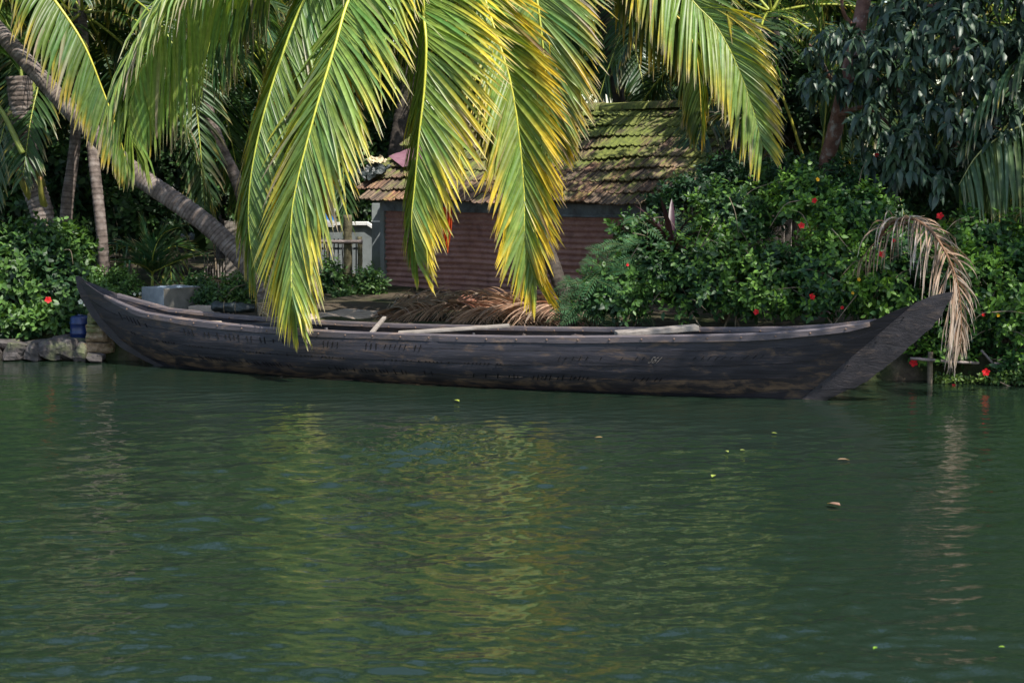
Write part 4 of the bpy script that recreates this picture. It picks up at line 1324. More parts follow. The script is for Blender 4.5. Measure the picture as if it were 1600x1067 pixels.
# bamboo railing near the gate
def railing():
    D = 24.6
    root = thing('bamboo_railing', on_ground(540, D), 'old bamboo rail lashed on mossy posts, left of the hut', 'railing')
    P = catmull([at(478, 377, D + .1), at(520, 378, D), at(566, 378, D - .05)], 30)
    rad = np.full(30, .027); rad[::6] = .032; rad[-2:] = .036
    tube_obj('rail', P, rad, M_BAMBOO, root, 10)
    for px, w, top, dz in ((541, .062, 336, .05), (560, .034, 370, .06)):
        g = on_ground(px, D + dz, -.1)
        tp = at(px + 2, top, D + dz)
        PP = catmull([g, (g + tp) / 2 + Vector((.015, 0, 0)), tp], 24)
        rg = np.random.default_rng(int(px))
        V, F = tube(PP, w * (1 + rg.normal(0, .06, (24, 10))), 10)
        link('post', mk('post', V, F), M_POST, root)
railing()
def shore_rail():
    D = 18.05
    root = thing('shore_rail', at(1453, 602, D), 'rough stick rail tied to a short post at the right waterline', 'railing', 'stick rails at the right waterline')
    P = catmull([at(1422, 560, D - .05), at(1460, 563, D - .06), at(1500, 566, D - .05), at(1529, 567, D)], 24)
    rg = np.random.default_rng(1)
    V, F = tube(P, .016 * (1 + rg.normal(0, .1, (24, 8))), 8); link('rail', mk('rail', V, F), M_BAMBOO, root)
    P = catmull([at(1453, 625, D), at(1453, 580, D), at(1454, 550, D)], 20)
    V, F = tube(P, .028 * (1 + rg.normal(0, .05, (20, 10))), 10); link('post', mk('post', V, F), M_TWIG, root)
    root = thing('shore_rail', at(1590, 600, D), 'second stick rail with a slanting strut at the right edge of the waterline', 'railing', 'stick rails at the right waterline')
    P = catmull([at(1553, 568, D - .05), at(1600, 571, D - .05), at(1680, 573, D)], 20)
    V, F = tube(P, .018 * (1 + rg.normal(0, .08, (20, 8))), 8); link('rail', mk('rail', V, F), M_BAMBOO, root)
    P = catmull([at(1533, 547, D - .02), at(1553, 570, D - .02), at(1580, 608, D)], 16)
    V, F = tube(P, .014, 7); link('strut', mk('strut', V, F), M_BAMBOO, root)
    P = catmull([at(1668, 625, D), at(1668, 590, D), at(1669, 560, D)], 12)
    V, F = tube(P, .026, 9); link('post', mk('post', V, F), M_TWIG, root)
shore_rail()

# floating leaves
for px, py, L, c, lab in ((1116, 746, .075, (.35, .42, .08), 'yellow-green leaf floating alone right of the middle of the water'), (1134, 708, .05, (.4, .45, .12), 'left one of two small pale leaves floating below the canoe'), (1156, 707, .045, (.4, .45, .14), 'right one of two small pale leaves floating below the canoe'),
                          (1308, 722, .1, (.3, .2, .13), 'brown leaf floating below the canoe bow'), (1313, 794, .12, (.33, .2, .14), 'lower brown leaf floating on the right of the water'), (710, 628, .09, (.4, .45, .08), 'bright leaf floating close under the canoe hull'),
                          (942, 687, .07, (.36, .25, .12), 'small tan leaf floating below the middle of the canoe'), (1570, 1017, .03, (.3, .45, .06), 'tiny green leaf floating in the lower right corner'), (1370, 1017, .035, (.25, .42, .05), 'tiny bright green leaf floating at the bottom right'), (1205, 680, .05, (.35, .4, .1), 'tiny pale leaf floating under the canoe bow')):
    d = ray_dir(px, py); t = -CAMZ / d.z
    p = Vector((0, 0, CAMZ)) + d * t
    ang = px * .37
    a = np.array([[math.cos(ang), math.sin(ang) * .6, .02]]); 
    V, F, C = leaf_arrays(LEAF_T, LEAF_F, np.array([[p.x, p.y, .022]]), a, np.array([[0, 0, 1.0]]), L, np.array([c]))
    V2 = np.vstack([V, V - np.array([0, 0, .003])]); F2 = np.vstack([F, F[:, ::-1] + len(V)])
    o = link('floating_leaf', mk('floating_leaf', V2, F2, np.vstack([C, C])), M_LEAF)
    tag(o, lab, 'leaf', 'leaves floating on the water')
#@@VEGETATION
# ------------------------------------------------------------------ hero palm over the canoe
HC0 = at(735, -140, 20.6)
def hero_palm():
    base = on_ground(892, 19.75)
    root = thing('coconut_palm', base, 'coconut palm whose sunlit yellowing fronds hang over the canoe and hut', 'palm tree')
    trunk(root, [base - Vector((0, 0, .15)), at(884, 470, 19.8), at(868, 425, 19.95), at(845, 350, 20.15), at(805, 180, 20.4), at(760, -20, 20.55), HC0 - Vector((0, 0, .05))], .085, .075, M_DARKBARK, .06, .1, 14, 3, .35)
    def PX(*l): return [HC0] + [at(*p) for p in l]
    Rt, Lf = (.95, -.35, .05), (-.3, .8, -.25)
    # A: broad frond sweeping to the left, leaflets hanging straight
    frond(root, PX((600, -130, 20.3), (460, -100, 19.9), (340, -40, 19.6), (270, 30, 19.4), (222, 105, 19.3), (202, 175, 19.25), (208, 232, 19.25)), 1.8, 161, .18, (.0, -.8, .25), (.55, .5, .2), 20, 64, (.92, .93), .044, (1.05, 1.05), (.19, .285, .06), seed=1,
          prof=([0, .2, .45, .7, .88, 1], [.8, 1, 1, .85, .5, .3]), rcol=(.28, .3, .05))
    # B
    frond(root, PX((640, -150, 20.3), (540, -100, 19.9), (476, 0, 19.6), (442, 84, 19.4), (411, 183, 19.2), (393, 270, 19.1), (388, 335, 19.1), (392, 390, 19.1), (400, 428, 19.1)), 1.12, 169, .2, (.95, -.2, 0), (-.35, .75, -.2), 38, 62, (.22, .5), .044, (.78, .72), seed=2, rcol=(.36, .38, .05))
    # C: foremost, tip in front of the hull
    frond(root, PX((660, -130, 20.2), (585, -75, 19.7), (545, 0, 19.3), (524, 70, 19.0), (493, 174, 18.7), (465, 281, 18.5), (455, 345, 18.4), (455, 412, 18.3), (456, 465, 18.1), (464, 505, 18.05)), 1.4, 192, .15, (.93, -.3, .12), (-.6, .6, -.3), 20, 75, (.42, .3), .044, (.7, .6), (.19, .285, .065), seed=3, rcol=(.42, .42, .05), lengths=(1, 1), yellow=(.62, .53, .06),
          prof=([0, .15, .35, .6, .8, 1], [.8, 1, 1, .84, .78, .24]))
    # D
    frond(root, PX((690, -110, 20.2), (663, -40, 19.7), (662, 20, 19.4), (666, 70, 19.2), (663, 140, 19.1), (655, 211, 19.0), (648, 290, 18.95), (643, 345, 18.9), (647, 385, 18.9), (652, 412, 18.9)), 1.34, 176, .15, (.95, -.25, .1), (-.3, .85, -.2), 22, 66, (.3, .45), .044, (.56, .9), (.19, .285, .055), (.68, .54, .045), seed=4, rcol=(.42, .42, .05),
          prof=([0, .15, .35, .6, .8, 1], [.9, 1.05, 1, .85, .62, .32]), lengths=(1, .85))
    # E
    frond(root, PX((738, -90, 20.3), (752, -20, 19.9), (785, 84, 19.6), (800, 140, 19.5), (811, 211, 19.4), (819, 300, 19.3), (820, 370, 19.2), (828, 412, 19.2), (840, 446, 19.2)), 1.08, 161, .22, (.85, -.45, .1), (-.8, -.35, .05), 44, 68, (.25, .3), .044, (.5, .66), (.18, .26, .045), (.64, .46, .03), seed=5, rcol=(.44, .43, .05), tipc=(.3, .2, .11))
    # F
    frond(root, PX((790, -120, 20.4), (824, -60, 20.1), (839, 0, 19.9), (846, 50, 19.8), (852, 112, 19.7), (855, 160, 19.65), (866, 218, 19.6)), 1.15, 146, .15, (.93, -.3, .1), (-.7, .1, -.1), 30, 68, (.38, .6), .044, (.7, .95), (.175, .265, .07), seed=6, rcol=(.36, .38, .05))
    # G1: right, edge of the crown
    frond(root, PX((850, -200, 20.5), (960, -170, 20.5), (1040, -70, 20.4), (1081, 0, 20.3), (1118, 40, 20.2), (1151, 101, 20.1), (1176, 170, 20.05), (1192, 232, 20.0)), 1.25, 161, .18, (.75, -.3, .35), (-.75, -.4, -.1), 26, 64, (.5, .72), .044, (.6, .74), (.175, .265, .055), (.6, .46, .04), seed=7, rcol=(.34, .36, .05), lengths=(.8, 1))
    # G2: yellow frond seen edge on, its leaflets hanging
    frond(root, PX((850, -160, 20.7), (960, -110, 20.9), (1034, 0, 20.9), (1070, 40, 20.8), (1087, 82, 20.7), (1093, 130, 20.65), (1096, 188, 20.6)), 1.1, 138, .2, (.1, .5, .1), (-.75, .5, -.1), 25, 66, (.85, .85), .044, (.82, .85), (.075, .12, .025), (.55, .36, .03), seed=8, rcol=(.5, .38, .06))
    # back fronds filling the crown
    frond(root, PX((720, -60, 20.9), (735, 20, 20.95), (768, 110, 20.9), (800, 200, 20.9), (818, 260, 20.9)), 1.0, 131, .15, (.8, .3, 0), (-.8, .3, 0), 30, 62, (.6, .6), .044, (.8, .8), (.09, .16, .045), seed=9)
    frond(root, PX((610, -120, 20.7), (548, -40, 20.4), (512, 60, 20.2), (497, 160, 20.0), (489, 240, 19.9), (490, 318, 19.9)), 1.05, 112, .15, (.9, -.3, .05), (-.8, .2, 0), 34, 66, (.3, .5), .044, (.6, .8), (.12, .19, .045), seed=10)
    frond(root, PX((560, -170, 20.9), (430, -140, 20.9), (370, -60, 20.7), (340, 20, 20.6), (322, 90, 20.5)), 1.5, 123, .2, (.5, .5, 0), (-.6, .4, 0), 20, 60, (.9, .9), .044, (1, 1), (.06, .13, .04), seed=11)
    frond(root, PX((660, -180, 21.1), (600, -260, 21.6), (560, -270, 22.4), (540, -200, 23)), 1.0, 91, .2, None, None, 30, 60, (.5, .5), .044, seed=12)
    frond(root, PX((800, -240, 20.9), (880, -330, 21.3), (960, -330, 21.8), (1020, -250, 22.2)), 1.0, 91, .2, None, None, 30, 60, (.5, .5), .044, seed=13)
    frond(root, PX((740, -260, 20.4), (745, -380, 20.0), (750, -430, 19.4), (755, -400, 18.9)), 1.0, 91, .2, None, None, 30, 60, (.5, .5), .044, seed=14)
    # coconuts tucked in the crown
hero_palm()

# ------------------------------------------------------------------ leaning palm on the left
def leaning_palm():
    base = on_ground(424, 20.9)
    root = thing('leaning_palm', base, 'coconut palm with thick grey ringed trunk leaning far to the left', 'palm tree')
    top = at(-10, 40, 21.4)
    trunk(root, [base - Vector((0, 0, .15)), at(410, 446, 20.9), at(372, 398, 21), at(325, 352, 21.05), at(270, 312, 21.1), at(210, 270, 21.2), at(150, 212, 21.3), at(100, 162, 21.35), at(40, 95, 21.4), top], .128, .1, M_BARK, .05, .06, 16, 5, .12)
    Rt = (.2, .7, .1)
    frond(root, [top, at(10, -30, 21), at(50, -40, 20.8), at(86, 2, 20.6), at(130, 68, 20.5), at(160, 140, 20.45), at(184, 205, 20.4), at(199, 258, 20.4)], 0.88, 125, .16, (-.8, -.3, -.1), (-.35, .7, -.3), 18, 64, (.66, .8), .044, (.72, .85), (.1, .17, .035), (.46, .33, .04), seed=31, rcol=(.45, .42, .05))
    frond(root, [top, at(-60, 10, 20.9), at(-110, 40, 20.4), at(-150, 110, 20.1), at(-170, 200, 20)], .9, 70, .2, None, None, 25, 60, (.7, .7), .044, (.8, .8), seed=32)
    frond(root, [top, at(-90, -60, 21.2), at(-180, -60, 21), at(-260, 20, 20.8)], 1.0, 60, .2, None, None, 25, 60, (.7, .7), .044, seed=33)
    frond(root, [top, at(-40, -100, 21.6), at(-60, -170, 22), at(-60, -170, 22.8)], 1.0, 60, .2, None, None, 25, 60, (.6, .6), .044, seed=34)
    frond(root, [top, at(30, -80, 21.8), at(90, -120, 22.3), at(150, -80, 22.8), at(180, 10, 23.2)], 1.0, 60, .2, None, None, 25, 60, (.7, .7), .044, seed=35)
    frond(root, [top, at(-60, -20, 22), at(-110, 0, 22.6), at(-140, 60, 23)], 1.0, 60, .2, None, None, 25, 60, (.7, .7), .044, seed=36)
leaning_palm()

# stout young palm with cut leaf stalks, far left
def stub_palm():
    base = on_ground(72, 21.9)
    root = thing('stump_palm', base, 'stout young palm at far left with cut orange-ended leaf stalks', 'palm tree')
    trunk(root, [base - Vector((0, 0, .1)), at(68, 350, 21.9), at(52, 290, 21.95), at(38, 215, 22), at(30, 120, 22)], .12, .16, M_BARK, .06, .1, 14, 8, .2)
    mb = MB()
    for (x0, y0, x1, y1, d) in ((50, 312, 26, 262, -.2), (70, 325, 63, 276, -.22), (66, 290, 58, 242, -.2)):
        P = catmull([at(x0, y0, 21.95 + d * .4), at((x0 + x1) / 2 - 2, (y0 + y1) / 2 + 2, 21.95 + d), at(x1, y1, 21.9 + d)], 10)
        V, F = tube(P, np.linspace(.05, .026, 10), 8)
        C = np.tile(np.array([.16, .15, .03]), (len(V), 1)); C[-9:] = (.5, .2, .06); C[-1] = (.55, .22, .07)
        o = link('cut_stalk', mk('cut_stalk', V, F, C), M_RACHIS, root)
    rg = np.random.default_rng(9)
    for k, pts in enumerate(([(45, 240), (38, 150), (20, 60), (-20, -20)], [(50, 235), (52, 140), (60, 40), (80, -50)], [(36, 240), (0, 170), (-50, 110), (-120, 90)])):
        frond(root, [at(x, y, 21.9 - .12 * k * (-1) ** k + .03 * i) for i, (x, y) in enumerate(pts)], .85, 55, .45, None, None, 25, 60, (.75, .75), .042, (.9, .9), (.07, .13, .03), seed=50 + k, r0=.04, r1=.006, rcol=(.2, .24, .05), S=6)
stub_palm()

# slim trunks and background palms
LBL = ['slender pale palm trunk rising between the stump palm and the leaning trunk', 'brown smooth palm trunk left of the pale slender trunk', 'thin blackish palm trunk behind the brown one at left', 'slim grey palm trunk leaning left behind the large left frond', 'dark palm trunk behind the left gable of the hut']
p_ = on_ground(167, 22.3)
palm('slim_palm', LBL[0], p_, at(128, 20, 23.4), .075, .06, 9, 2.6, 101, via=[at(160, 380, 22.3), at(152, 300, 22.4), at(143, 215, 22.6)], green=(.05, .1, .03), el=(60, -40))
p_ = on_ground(98, 23.2)
palm('slim_palm', LBL[1], p_, at(122, -20, 23.6), .095, .05, 8, 2.6, 102, M_BARK, via=[at(104, 330, 23.2), at(113, 260, 23.3), at(119, 190, 23.4)], green=(.045, .09, .03), el=(60, -30))
p_ = on_ground(98, 25.5)
palm('slim_palm', LBL[2], p_, at(62, -40, 25.8), .075, .06, 8, 2.6, 103, M_DARKBARK, via=[at(94, 330, 25.5), at(84, 260, 25.6), at(74, 190, 25.7)], green=(.04, .085, .03))
p_ = on_ground(405, 24.4)
palm('slim_palm', LBL[3], p_, at(268, -30, 25), .09, .07, 12, 2.8, 104, M_BARK, via=[at(378, 308, 24.4), at(345, 230, 24.5), at(318, 150, 24.7)], green=(.055, .11, .035), el=(50, -50))
p_ = on_ground(600, 29)
palm('slim_palm', LBL[4], p_, at(668, -60, 29.6), .15, .11, 11, 3.0, 105, M_DARKBARK, via=[at(612, 300, 29), at(625, 200, 29.2), at(648, 80, 29.4)], green=(.05, .1, .035))
for i, (px, D, py, lab) in enumerate(((215, 27.5, -50, 'background palm with dusky hanging fronds above the upper left gap'), (470, 28.5, -70, 'background palm behind the left half of the sunlit crown'), (935, 28.0, -25, 'dusky palm whose fronds hang above the roof ridge'),
                                      (1075, 26.5, -90, 'dusky palm behind the right-hand yellow fronds'), (1205, 24.6, 20, 'shaded palm right of the hut with arching yellow-green stalk'), (1480, 25.5, -30, 'palm standing behind the dark drooping-leaved tree'), (820, 33, -40, 'far palm seen through the gaps above the roof'),
                                      (330, 31, 30, 'far palm behind the slim grey trunk'), (1650, 23.5, 60, 'palm just outside the right edge, its fronds reaching in'))):
    b = on_ground(px + (30, -25, 70, 25, 45, 20, -30, 20, 60)[i], D + .6)
    palm('background_palm', lab, b, at(px, py, D), .12, .09, 14 if i in (2, 3, 4, 8) else 11, 3.1, 200 + i, M_DARKBARK, green=(.045, .095, .035) if i != 4 else (.04, .08, .035), el=(65, -50), k=.42)
# yellow-green stalk of the shaded palm
def stalk_palm():
    base = on_ground(1268, 21.6)
    root = thing('young_palm', base, 'clump of long yellow-green palm stalks left of the reddish trunk', 'palm')
    for k, pts in enumerate(([(1262, 290), (1245, 215), (1222, 150), (1198, 95), (1170, 40), (1120, -10)], [(1330, 320), (1332, 250), (1336, 180), (1350, 90), (1375, 0)], [(1322, 320), (1318, 250), (1312, 170), (1322, 80)], [(1250, 360), (1232, 300), (1215, 250), (1180, 200), (1120, 180)], [(1275, 330), (1285, 240), (1292, 140), (1280, 40), (1240, -40)])):
        P = [base + Vector((.02 * k, .03 * k, .1))] + [at(x, y, 21.5 + .12 * k) for x, y in pts]
        frond(root, P, .9, 60, (.62, .55, .6, .55, .5)[k], None, None, 25, 60, (.7, .7), .04, (.95, .95), (.05, .1, .035), seed=70 + k, r0=.034, r1=.006, rcol=(.26, .24, .03) if k != 1 else (.16, .18, .04), S=6)
stalk_palm()

# palm frond hanging in at the right edge
def right_frond_palm():
    base = on_ground(1720, 19.6)
    root = thing('edge_palm', base, 'palm at the right edge with a drooping fringe of grey-green leaflets', 'palm tree')
    top = at(1740, 150, 19.8)
    trunk(root, [base - Vector((0, 0, .1)), (base + top) / 2 + Vector((.05, 0, 0)), top], .12, .1, M_BARK, .08, .1, 12, 9)
    frond(root, [top, at(1670, 150, 19.4), at(1610, 188, 19.1), at(1560, 215, 19), at(1525, 245, 18.95), at(1498, 290, 18.95)], 1.25, 80, .12, (-.05, -.35, -.7), (.1, .3, -.7), 5, 35, (.97, .97), .042, (1.05, 1.05), (.085, .14, .055), seed=91, rcol=(.3, .3, .1), S=8, twist=.6)
    frond(root, [top, at(1700, 90, 19.6), at(1640, 70, 19.4), at(1585, 110, 19.3), at(1545, 160, 19.3), at(1522, 210, 19.3)], 1.2, 65, .15, (-.2, -.6, .1), (.3, .6, .1), 15, 50, (.9, .9), .05, (1.05, 1.05), (.07, .13, .055), seed=92, rcol=(.25, .27, .07), S=8)
    frond(root, [top, at(1700, 200, 19.2), at(1640, 290, 18.9), at(1600, 370, 18.8), at(1580, 450, 18.8)], .9, 55, .2, None, None, 25, 60, (.8, .8), .046, (1.05, 1.05), (.06, .12, .05), seed=93)
    for k, a in enumerate((0.3, -.6, 1.4)):
        c = np.array(list(top)); hd = np.array([math.cos(a), math.sin(a), 0])
        frond(root, [c + hd * 2.4 * s + np.array([0, 0, 1.4 * s - 2.0 * s * s]) for s in np.linspace(0, 1, 6)], .9, 50, .2, None, None, 25, 60, (.7, .7), .044, seed=95 + k)
right_frond_palm()

# dry frond hanging over the hedge by the bow, and the dry heap by the hut
def dry_fronds():
    root = thing('dry_frond', at(1405, 345, 17.5), 'withered brown palm frond draped over the hedge beside the canoe bow', 'dry frond')
    BR = (.25, .18, .13)
    frond(root, [at(1372, 372, 17.6), at(1392, 348, 17.45), at(1425, 342, 17.3), at(1455, 362, 17.15), at(1480, 400, 17.05), at(1496, 445, 17.0), at(1502, 500, 17.0), at(1500, 545, 17.0)], .8, 92, .08, (-.55, -.5, 0), (.4, .35, 0), 12, 66, (.93, .86), .018, (.5, .5), BR, (.33, .26, .2), (.55, .5, .46), seed=121, lengths=(1, .62), mat=M_DRY, rcol=(.2, .11, .06), rmat=M_DRY, S=8, jit=.13, twist=.8, miss=.12, r0=.022)
    frond(root, [at(1420, 346, 17.45), at(1390, 360, 17.4), at(1362, 385, 17.4), at(1342, 410, 17.4)], .42, 10, .1, (-.3, -.3, -.5), (.3, .3, -.5), 20, 55, (.85, .85), .016, (.5, .5), BR, (.3, .2, .12), (.45, .36, .28), seed=122, mat=M_DRY, rcol=(.2, .11, .06), rmat=M_DRY, S=7, jit=.15, twist=.8, r0=.01)
    LB = ['withered frond at the left end of the brown heap before the hut', 'reddish withered frond in the middle of the heap before the hut', 'withered frond at the right end of the heap before the hut', 'greyish withered frond lying on top of the heap before the hut']
    for k, (pts, d) in enumerate((([(890, 478), (800, 472), (700, 478), (600, 497)], 20.7), ([(700, 470), (780, 480), (850, 490), (905, 502)], 20.3), ([(930, 485), (860, 478), (780, 482), (720, 500)], 20.0), ([(590, 490), (650, 474), (740, 474), (830, 486)], 20.9))):
        P = [at(x, y, d + .05 * i) for i, (x, y) in enumerate(pts)]
        r2 = thing('dry_frond', P[1], LB[k], 'dry frond', 'withered fronds heaped before the hut')
        frond(r2, P, .72, 130, .05, (-.3, -.75, .08), (-.25, .6, .35), 38, 62, (.62, .7), .017, (.5, .5), ((.22, .135, .09), (.24, .115, .08), (.27, .15, .095), (.28, .21, .155))[k], (.33, .22, .15), (.36, .28, .22), seed=130 + k, mat=M_DRY, rcol=(.16, .09, .05), rmat=M_DRY, S=8, jit=.09, twist=.7)
dry_fronds()

# ------------------------------------------------------------------ shrubs and hedge
YG, OG = (.085, .17, .03), (.016, .045, .015)
def B(px, py, D, rx, ry, rz): return in_frame_blob(px, py, D, rx, ry, rz)
bush('hibiscus_bush', 'large glossy hibiscus bush with a red flower at the left waterline', 'bush', on_ground(30, 21.2),
     [B(20, 440, 21.3, .75, .55, .62), B(-90, 420, 21.3, .8, .6, .75), B(95, 455, 21.2, .42, .45, .5), B(60, 385, 21.5, .5, .4, .35), B(110, 400, 21.6, .3, .35, .38), B(0, 500, 20.75, .6, .3, .22), B(70, 502, 20.7, .45, .3, .2), B(-60, 500, 20.8, .5, .3, .25), B(105, 490, 20.75, .22, .25, .2)], 1900, 8, .115, (.085, .17, .032), (.016, .048, .016), 301, K=260, kindkey='hib', twigs=10, spacing=.03)
bush('leafy_shrub', 'small-leaved shrub with white blossoms behind the canoe stern', 'shrub', on_ground(170, 21.6), [B(150, 462, 21.2, .24, .25, .28), B(185, 448, 22.0, .3, .3, .26)], 520, 8, .055, (.09, .18, .035), (.025, .07, .018), 302, spacing=.02, group='low shrubs by the concrete block')
bush('leafy_shrub', 'low green shrub between the concrete block and the tarpaulin roll', 'shrub', on_ground(340, 21.7), [B(330, 462, 21.7, .22, .3, .18), B(375, 455, 21.9, .28, .3, .25), B(312, 450, 22.2, .2, .25, .2)], 480, 8, .06, (.09, .17, .035), (.025, .065, .02), 303, spacing=.02, group='low shrubs by the concrete block')
bush('leafy_shrub', 'bright green weeds at the foot of the bamboo railing', 'shrub', on_ground(565, 24.0), [B(575, 445, 24, .26, .25, .24), B(540, 462, 23.8, .2, .2, .16), B(520, 438, 24.6, .22, .2, .3)], 420, 8, .075, (.1, .19, .045), (.03, .08, .03), 304, spacing=.025)
bush('leafy_shrub', 'shadowed shrub behind the pillar under the left eave', 'shrub', on_ground(555, 29.6), [B(560, 320, 29.5, .5, .4, .5), B(600, 240, 30, .55, .4, .6), B(520, 270, 30, .6, .5, .6)], 600, 7, .13, (.06, .13, .03), (.015, .045, .014), 305, spacing=.04)

HG = 'hibiscus shrubs of the hedge behind the bow'
def ferny(name, label, base, spots, seed, group=None, L=.27, col=(.028, .085, .028)):
    """shrub of feathery compound leaves"""
    rng = np.random.default_rng(seed)
    root = thing(name, base, label, 'shrub', group)
    for (o, a, n) in spots:
        o = np.array(list(o)); a = nrm(np.array(a, float)); n = nrm(np.array(n, float))
        ln = L * rng.uniform(.8, 1.2)
        m = 11
        t = np.linspace(.12, 1, m)
        bend = np.array([0, 0, -.35])
        ax = o[None] + a[None] * ln * t[:, None] + bend[None] * ln * (t[:, None] ** 2)
        tg = nrm(a[None] + 2 * bend[None] * t[:, None])
        s = nrm(np.cross(np.tile(n, (m, 1)), tg))
        pos = np.concatenate([ax, ax, ax[-1:]])
        d = np.concatenate([s * .85 + tg * .5, -s * .85 + tg * .5, tg[-1:]])
        d = d + rng.normal(0, .06, d.shape)
        sz = np.concatenate([np.sin(np.pi * np.clip(t, .15, .85)) * ln * .27] * 2 + [[ln * .16]])
        c = np.array(col)[None] * rng.uniform(.75, 1.3) * rng.uniform(.9, 1.1, (len(pos), 1))
        V, F, C = leaf_arrays(np.array([[0, 0, 0], [.45, .095, .02], [1, 0, -.05], [.45, -.095, .02]]), THIN_F, pos, d, np.tile(n, (len(pos), 1)), sz, c)
        P = np.vstack([o[None], ax])
        Vt, Ft = tube(P, np.linspace(.005, .002, len(P)), 4, cap=False)
        mb = MB(); mb.add(V, F, C); mb.add(Vt, Ft, (.08, .12, .04))
        link('compound_leaf', mb.mesh('compound_leaf'), M_FERN, root)
    mb = MB()
    for k in range(6):
        o = np.array(list(spots[int(rng.integers(len(spots)))][0]))
        Vt, Ft = tube(catmull([np.array(list(base)) - np.array([0, 0, .1]), (np.array(list(base)) + o) / 2 + rng.normal(0, .05, 3), o], 10), np.linspace(.016, .005, 10), 5)
        mb.add(Vt, Ft)
    link('stem', mb.mesh('stem'), M_TWIG, root)
    return root
def fern_spots(px0, px1, fy0, fy1, D, n, seed):
    rng = np.random.default_rng(seed); S = []
    for _ in range(n):
        u = rng.random(); px = px0 + (px1 - px0) * u
        y0, y1 = fy0(u), fy1(u)
        py = y0 + (y1 - y0) * rng.random()
        S.append((at(px, py, D + rng.normal(0, .12)), (rng.choice([-1, 1]) * rng.uniform(.3, 1), -.25, rng.normal(.1, .4)), (rng.normal(0, .25), -.9, .55)))
    return S
ferny('ferny_shrub', 'feathery-leaved shrub against the right end of the tin wall', on_ground(925, 19.6), fern_spots(898, 1000, lambda u: 440 - 100 * u, lambda u: 500 - 10 * u, 19.4, 120, 1), 1, 'feathery shrubs by the hut')
ferny('ferny_shrub', 'feathery-leaved shrub shaded below the right end of the roof', on_ground(1130, 20.4), fern_spots(1060, 1215, lambda u: 330 - 20 * u, lambda u: 400, 19.8, 110, 2), 2, 'feathery shrubs by the hut', col=(.022, .065, .028))
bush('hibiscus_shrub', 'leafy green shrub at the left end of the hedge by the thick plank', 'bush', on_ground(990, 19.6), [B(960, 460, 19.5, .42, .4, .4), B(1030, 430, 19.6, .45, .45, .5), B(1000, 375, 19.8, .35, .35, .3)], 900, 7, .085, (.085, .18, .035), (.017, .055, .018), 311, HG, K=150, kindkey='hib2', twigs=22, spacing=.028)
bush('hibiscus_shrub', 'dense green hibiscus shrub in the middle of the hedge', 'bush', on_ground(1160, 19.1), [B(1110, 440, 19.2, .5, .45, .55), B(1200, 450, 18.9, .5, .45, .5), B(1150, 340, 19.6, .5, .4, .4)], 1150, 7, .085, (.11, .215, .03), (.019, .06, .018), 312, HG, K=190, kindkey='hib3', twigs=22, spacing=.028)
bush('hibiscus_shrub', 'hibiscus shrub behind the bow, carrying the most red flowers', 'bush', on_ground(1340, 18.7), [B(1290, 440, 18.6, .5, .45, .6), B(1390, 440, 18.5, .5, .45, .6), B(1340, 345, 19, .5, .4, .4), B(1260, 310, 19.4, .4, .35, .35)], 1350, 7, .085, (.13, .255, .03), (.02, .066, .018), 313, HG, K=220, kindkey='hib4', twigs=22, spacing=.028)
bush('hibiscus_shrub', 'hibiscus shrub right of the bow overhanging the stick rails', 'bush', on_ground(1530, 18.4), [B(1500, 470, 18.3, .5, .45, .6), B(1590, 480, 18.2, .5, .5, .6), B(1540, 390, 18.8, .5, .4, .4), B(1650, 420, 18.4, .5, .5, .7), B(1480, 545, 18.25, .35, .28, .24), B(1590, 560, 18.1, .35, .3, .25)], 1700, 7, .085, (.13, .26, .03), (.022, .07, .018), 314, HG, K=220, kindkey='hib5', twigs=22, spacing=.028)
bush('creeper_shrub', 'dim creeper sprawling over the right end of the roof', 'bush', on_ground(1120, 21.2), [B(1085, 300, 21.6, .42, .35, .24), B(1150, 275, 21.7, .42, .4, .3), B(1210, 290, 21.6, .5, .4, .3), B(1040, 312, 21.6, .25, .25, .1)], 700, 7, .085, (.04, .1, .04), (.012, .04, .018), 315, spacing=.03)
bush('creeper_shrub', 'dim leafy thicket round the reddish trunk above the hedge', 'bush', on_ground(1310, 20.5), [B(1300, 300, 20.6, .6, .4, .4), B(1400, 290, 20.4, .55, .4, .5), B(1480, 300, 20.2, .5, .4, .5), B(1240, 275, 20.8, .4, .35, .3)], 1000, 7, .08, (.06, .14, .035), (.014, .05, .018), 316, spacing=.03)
bush('leafy_shrub', 'trailing weeds dipping into the water at the right edge', 'shrub', at(1585, 600, 17.9), [B(1560, 590, 17.95, .2, .14, .07), B(1600, 585, 17.9, .2, .16, .1), B(1490, 592, 18.1, .2, .12, .06)], 220, 7, .05, (.14, .22, .04), (.04, .09, .02), 317, spacing=.02, minz=.01, stems=3)

